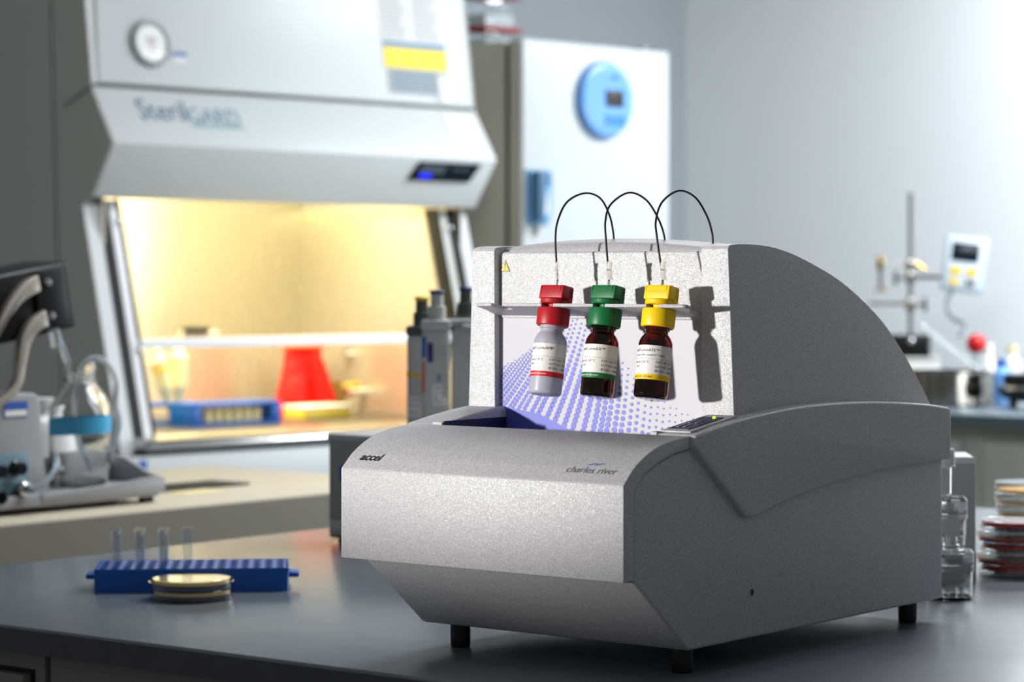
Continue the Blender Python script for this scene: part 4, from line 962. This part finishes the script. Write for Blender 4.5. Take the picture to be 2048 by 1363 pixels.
bm = bmesh.new(); tube(bm, smooth_path([(0.020, -0.010, 0.020), (-0.004, 0.0, 0.075), (-0.010, 0.004, 0.130), (-0.004, 0.004, 0.175), (0.012, 0.008, 0.200), (0.036, 0.018, 0.197), (0.052, 0.024, 0.165), (0.052, 0.024, 0.130), (0.056, 0.030, 0.090), (0.030, 0.064, 0.020)], 8), 0.0042, 10); obj('bottle_tube', bm, 'tubing_clear', gl, smooth=60)
# white jug behind the upright
wj = thing('white_jug', 'white plastic jug standing between the machine upright and the glass bottle', 'jug', TW(2.765, 3.135, TZ))
bm = bmesh.new(); lathe(bm, [(0.0, 0.0), (0.046, 0.0), (0.050, 0.005), (0.050, 0.105), (0.042, 0.125), (0.024, 0.135), (0.024, 0.150), (0.0, 0.150)], 36); obj('jug_body', bm, 'white_plastic', wj)
bm = bmesh.new(); lathe(bm, [(0.0, 0.150), (0.027, 0.150), (0.027, 0.162), (0.0, 0.162)], 28); obj('jug_cap', bm, 'white_plastic', wj)
ft = thing('machine_shadow', 'dark slab standing in for a cast shadow, with pale sheet, on the beige bench behind the machine', 'shadow slab', TW(3.060, 3.06, TZ), -A38)
bbox('shadow_slab', -0.075, 0.020, -0.12, 0.09, 0.0, 0.004, 'shadow_dark', ft, bev=0.001); bbox('pale_sheet', 0.021, 0.075, -0.12, -0.02, 0.0, 0.001, 'cream', ft)  # dark slab paints the machine's shadow on the bench top

# ================================================================== behind the analyser, right
JX, JY = 0.4900, 2.800
def jar(label, z, r, h, rim):
    j = thing('clear_jar', label, 'jar', world(JX, JY, TZ + z), 0.0, 'clear jars stacked by the analyser')
    bm = bmesh.new(); lathe(bm, [(0.0, 0.0), (r - 0.004, 0.0), (r - 0.001, 0.003), (r, h * 0.60), (r - 0.0022, h * 0.60), (r - 0.0035, 0.004), (0.0, 0.0025)], 48); obj('jar_body', bm, 'jar_clear', j, smooth=40)
    bm = bmesh.new(); lathe(bm, [(r + 0.0008, h * 0.56), (r + 0.0008, h - 0.005), (r - 0.003, h - 0.0005), (r - 0.008, h), (0.0, h), (0.0, h - 0.002), (r - 0.008, h - 0.002), (r - 0.0016, h - 0.006), (r - 0.0012, h * 0.61), (r + 0.0008, h * 0.56)], 48); obj('jar_lid', bm, 'jar_clear', j, smooth=40)
    for k in range(3):
        bm = bmesh.new(); tube(bm, [(0.011 * math.cos(2.1 * k), 0.011 * math.sin(2.1 * k), 0.0026), (0.011 * math.cos(2.1 * k), 0.011 * math.sin(2.1 * k), h * 0.22)], 0.0045, 12); obj('inner_post', bm, 'jar_clear', j)
jar('wider clear plastic jar at the bottom of the stack beside the analyser', 0.0, 0.0265, 0.0565, 0.0)
jar('narrower clear plastic jar stacked on the wider one beside the analyser', 0.0567, 0.0190, 0.0585, 0.0)
st = thing('sample_tube', 'clear tube with frosted cap on top of the stacked jars', 'tube', world(JX - 0.006, JY, TZ + 0.1154))
bm = bmesh.new(); lathe(bm, [(0.0, 0.0), (0.0075, 0.0), (0.0082, 0.002), (0.0085, 0.040), (0.0075, 0.040), (0.0072, 0.002), (0.0, 0.0015)], 28); obj('tube_body', bm, 'jar_clear', st, smooth=40)
bm = bmesh.new(); lathe(bm, [(0.0, 0.052), (0.0108, 0.052), (0.0116, 0.050), (0.0120, 0.034), (0.0128, 0.0335), (0.0128, 0.032), (0.0088, 0.032), (0.0088, 0.048), (0.0, 0.048)], 28); obj('tube_cap', bm, 'natural_pp', st)
rb = thing('upright_carton', 'pale grey upright carton behind the stacked clear jars', 'carton', world(0.5340, 2.945), R(-4))
bm = bmesh.new(); box(bm, -0.105, 0.012, 0.0, 0.10, 0.0, 0.147); bevel(bm, 0.0015); obj('carton_body', bm, 'box_light', rb)
bbox('carton_flap', -0.105, 0.012, -0.0008, 0.0005, 0.140, 0.1478, 'paper', rb)
bbox('carton_base', -0.1055, 0.0126, -0.0009, 0.08, 0.0, 0.036, 'box_grey', rb)
for k in range(5):
    petri('red agar petri dish, number %s from the bottom of the right-hand stack' % ('one', 'two', 'three', 'four', 'five')[k], world(0.611 + (0.0015, -0.002, 0.003, -0.001, 0.002)[k], 3.03 + (0, 0.003, -0.002, 0.002, -0.003)[k], TZ + 0.0133 * k), 'agar_red', h=0.0132, group='stack of red agar dishes', inverted=(k not in (1, 3)), agar_h=0.0052)
for k in range(6):
    petri('%s agar petri dish, number %s from the bottom of the rear stack' % ('orange' if k > 2 else 'red', ('one', 'two', 'three', 'four', 'five', 'six')[k]), world(0.690 + 0.001 * (k % 2), 3.33 + 0.002 * (k % 3), TZ + 0.0146 * k), 'agar_orange' if k > 2 else 'agar_red', h=0.0145, group='rear stack of agar dishes', inverted=False, agar_h=0.0036)

# ================================================================== far counter things
def fcw(x, y, h=0.0): return (x, y, TZ + h)
pan = thing('steel_bath', 'round polished steel water bath on the far counter', 'bath', fcw(1.215, 7.18))
bm = bmesh.new(); lathe(bm, [(0.0, 0.0), (0.155, 0.0), (0.165, 0.006), (0.165, 0.088), (0.178, 0.090), (0.178, 0.096), (0.160, 0.096), (0.160, 0.010), (0.0, 0.008)], 64); obj('bath_shell', bm, 'bath_steel', pan)
bm = bmesh.new(); lathe(bm, [(0.0, 0.080), (0.159, 0.080)], 48); obj('water', bm, 'clear_glass', pan)
bp = thing('hot_plate', 'black rounded hot plate with chrome rim at the right end of the far counter', 'hot plate', fcw(1.455, 6.99))
bm = bmesh.new(); lathe(bm, [(0.0, 0.018), (0.060, 0.018), (0.085, 0.028), (0.094, 0.046), (0.094, 0.052), (0.0, 0.052)], 48); obj('plate_body', bm, 'black_gloss', bp)
bm = bmesh.new(); lathe(bm, [(0.094, 0.052), (0.098, 0.053), (0.098, 0.062), (0.092, 0.064), (0.0, 0.064)], 48); obj('plate_rim', bm, 'chrome', bp)
bm = bmesh.new(); lathe(bm, [(0.0, 0.064), (0.080, 0.064), (0.082, 0.088), (0.076, 0.094), (0.0, 0.094)], 48); obj('plate_top', bm, 'black_plastic', bp)
for a in (30, 150, 270):
    bm = bmesh.new(); lathe(bm, [(0.0, 0.0), (0.014, 0.0), (0.012, 0.022), (0.0, 0.022)], 16); obj('plate_foot', bm, 'black_rubber', bp, loc=(0.055 * math.cos(R(a)), 0.055 * math.sin(R(a)), 0))
rs = thing('riser_box', 'white riser box under the black stand base on the far counter', 'box', fcw(1.205, 7.56), R(-12))
bbox('riser_body', -0.075, 0.085, -0.07, 0.07, 0.0, 0.112, 'white_plastic', rs, bev=0.004); bbox('riser_lid', -0.078, 0.088, -0.073, 0.073, 0.112, 0.125, 'box_light', rs, bev=0.003)
sd = thing('clamp_stand', 'laboratory clamp stand with tall rod on a black base block', 'stand', fcw(1.205, 7.56, 0.125), R(-12))
bbox('stand_base', -0.065, 0.058, -0.055, 0.055, 0.0, 0.066, 'black_plastic', sd, bev=0.003)
bm = bmesh.new(); tube(bm, [(0, 0, 0.064), (0.0, 0, 0.495)], 0.0072, 14); obj('stand_rod', bm, 'steel_dark', sd)
bm = bmesh.new(); bmesh.ops.create_uvsphere(bm, u_segments=14, v_segments=10, radius=0.010); obj('base_knob', bm, 'chrome', sd, loc=(0.006, -0.060, 0.050))
def boss(z): 
    b = bbox('boss_head', -0.014, 0.016, -0.018, 0.012, z - 0.020, z + 0.020, 'steel', sd, bev=0.004)
    bm = bmesh.new(); tube(bm, [(-0.010, -0.018, z), (-0.010, -0.034, z)], 0.005, 10); obj('clamp_screw', bm, 'brass', b)
    return b
b1 = boss(0.275); b2 = boss(0.240); b3 = boss(0.157)
bm = bmesh.new(); tube(bm, [(-0.130, -0.008, 0.284), (0.0, -0.008, 0.284)], 0.0050, 10); obj('cross_rod', bm, 'steel', sd)
c1 = bbox('clamp_jaw', -0.100, -0.080, -0.020, 0.004, 0.262, 0.306, 'brass', sd, bev=0.003)
bm = bmesh.new(); tube(bm, [(-0.090, -0.008, 0.264), (-0.088, -0.008, 0.205)], 0.0060, 10); obj('jaw_rod', bm, 'steel_dark', c1)
bbox('jaw_foot', -0.106, -0.070, -0.016, 0.0, 0.198, 0.206, 'brass', c1, bev=0.002)
bm = bmesh.new(); tube(bm, [(-0.125, -0.008, 0.160), (0.0, -0.008, 0.160)], 0.0050, 10); obj('cross_rod', bm, 'chrome', sd)
for z, s_ in ((0.157, 1), (0.238, -1)):
    bm = bmesh.new(); tube(bm, [(s_ * 0.014, -0.008, z), (s_ * 0.040, -0.008, z)], 0.0045, 10); ws = obj('wing_screw', bm, 'steel_dark', sd)
    bbox('wing', s_ * 0.044 - 0.006, s_ * 0.044 + 0.006, -0.011, -0.005, z - 0.022, z + 0.022, 'steel_dark', ws, bev=0.003)
bm = bmesh.new(); tube(bm, [(0.014, -0.008, 0.281), (0.046, -0.014, 0.262)], 0.0090, 12, r2=0.006); obj('clamp_lever', bm, 'brass', sd)
bm = bmesh.new(); tube(bm, [(0.010, -0.010, 0.240), (0.105, -0.020, 0.240)], 0.0062, 12); obj('holder_arm', bm, 'steel_dark', sd)
ct = thing('hand_controller', 'pale blue-grey hand controller with dark screen and yellow keys on the stand', 'controller', fcw(1.359, 7.505, 0.404))
ct.rotation_euler = (R(-6), R(7), R(-14))
bbox('controller_case', -0.064, 0.064, -0.014, 0.016, -0.084, 0.084, 'ctrl_grey', ct, bev=0.006, seg=3)
bbox('controller_face', -0.055, 0.055, -0.0155, -0.013, -0.076, 0.076, 'ctrl_face', ct, bev=0.001)
bbox('controller_screen', -0.042, 0.040, -0.0170, -0.015, 0.006, 0.062, 'display_navy', ct, bev=0.001)
for x in (-0.024, 0.024):
    bm = bmesh.new(); lathe(bm, [(0.0, 0.0), (0.017, 0.0), (0.016, 0.003), (0.0, 0.003)], 24)
    for v in bm.verts: v.co.y *= 0.75
    obj('round_key', bm, 'pip_yellow', ct, loc=(x, -0.015, -0.024), rot=(R(90), 0, 0))
bbox('flat_key', -0.040, -0.010, -0.0180, -0.015, -0.066, -0.050, 'pip_yellow', ct, bev=0.001); bbox('flat_key', 0.010, 0.038, -0.0180, -0.015, -0.066, -0.050, 'pip_dark', ct, bev=0.001)
bm = bmesh.new(); tube(bm, smooth_path([(-0.026, 0.0, -0.082), (-0.036, -0.005, -0.110), (-0.030, -0.03, -0.150), (0.0, -0.10, -0.178), (0.035, -0.19, -0.195), (0.030, -0.27, -0.235)], 8), 0.0055, 10); obj('controller_cable', bm, 'grey_cable', ct, smooth=60)
fl = thing('stoppered_flask', 'small glass flask with round red stopper standing in the steel bath', 'flask', fcw(1.328, 7.150, 0.0085))
bm = bmesh.new(); lathe(bm, [(0.0, 0.0), (0.026, 0.0), (0.028, 0.004), (0.026, 0.05), (0.016, 0.09), (0.015, 0.140), (0.013, 0.140), (0.014, 0.09), (0.024, 0.05), (0.026, 0.006), (0.0, 0.003)], 32); obj('flask_glass', bm, 'clear_glass', fl)
bm = bmesh.new(); bmesh.ops.create_uvsphere(bm, u_segments=24, v_segments=16, radius=0.0285); obj('stopper', bm, 'red_gloss', fl, loc=(0, 0, 0.1655))
th = thing('glass_thermometer', 'thin glass thermometer leaning in the steel bath', 'thermometer', fcw(1.330, 7.10, 0.10))
bm = bmesh.new(); tube(bm, [(0.0, 0.0, 0.0), (-0.150, 0.08, 0.122)], 0.0048, 12); obj('thermometer_stem', bm, 'clear_glass', th)
bm = bmesh.new(); bmesh.ops.create_uvsphere(bm, u_segments=14, v_segments=10, radius=0.0075); obj('thermometer_bulb', bm, 'chrome', th, loc=(-0.150, 0.08, 0.122))
def small_bottle(label, x, y, r, h, m, cm):
    b = thing('small_bottle', label, 'bottle', fcw(x, y), 0.0, 'small bottles at the end of the far counter')
    bm = bmesh.new(); lathe(bm, [(0.0, 0.0), (r * 0.95, 0.0), (r, 0.003), (r, h * 0.68), (r * 0.5, h * 0.80), (r * 0.5, h * 0.86), (0.0, h * 0.86)], 28); obj('bottle_body', bm, m, b)
    bm = bmesh.new(); lathe(bm, [(0.0, h * 0.86), (r * 0.6, h * 0.86), (r * 0.6, h), (0.0, h)], 20); obj('bottle_cap', bm, cm, b)
small_bottle('white bottle with pale cap just right of the red stopper', 1.434, 7.52, 0.022, 0.165, 'white_plastic', 'white_plastic')
small_bottle('stout white bottle at the right edge of the far counter', 1.500, 7.50, 0.028, 0.160, 'white_plastic', 'cream')
small_bottle('low pale blue bottle behind the hot plate', 1.435, 7.33, 0.030, 0.125, 'oval_blue', 'sticker_blue')
small_bottle('amber-yellow small bottle beside the steel bath rim', 1.143, 7.42, 0.020, 0.135, 'pip_yellow', 'cream')
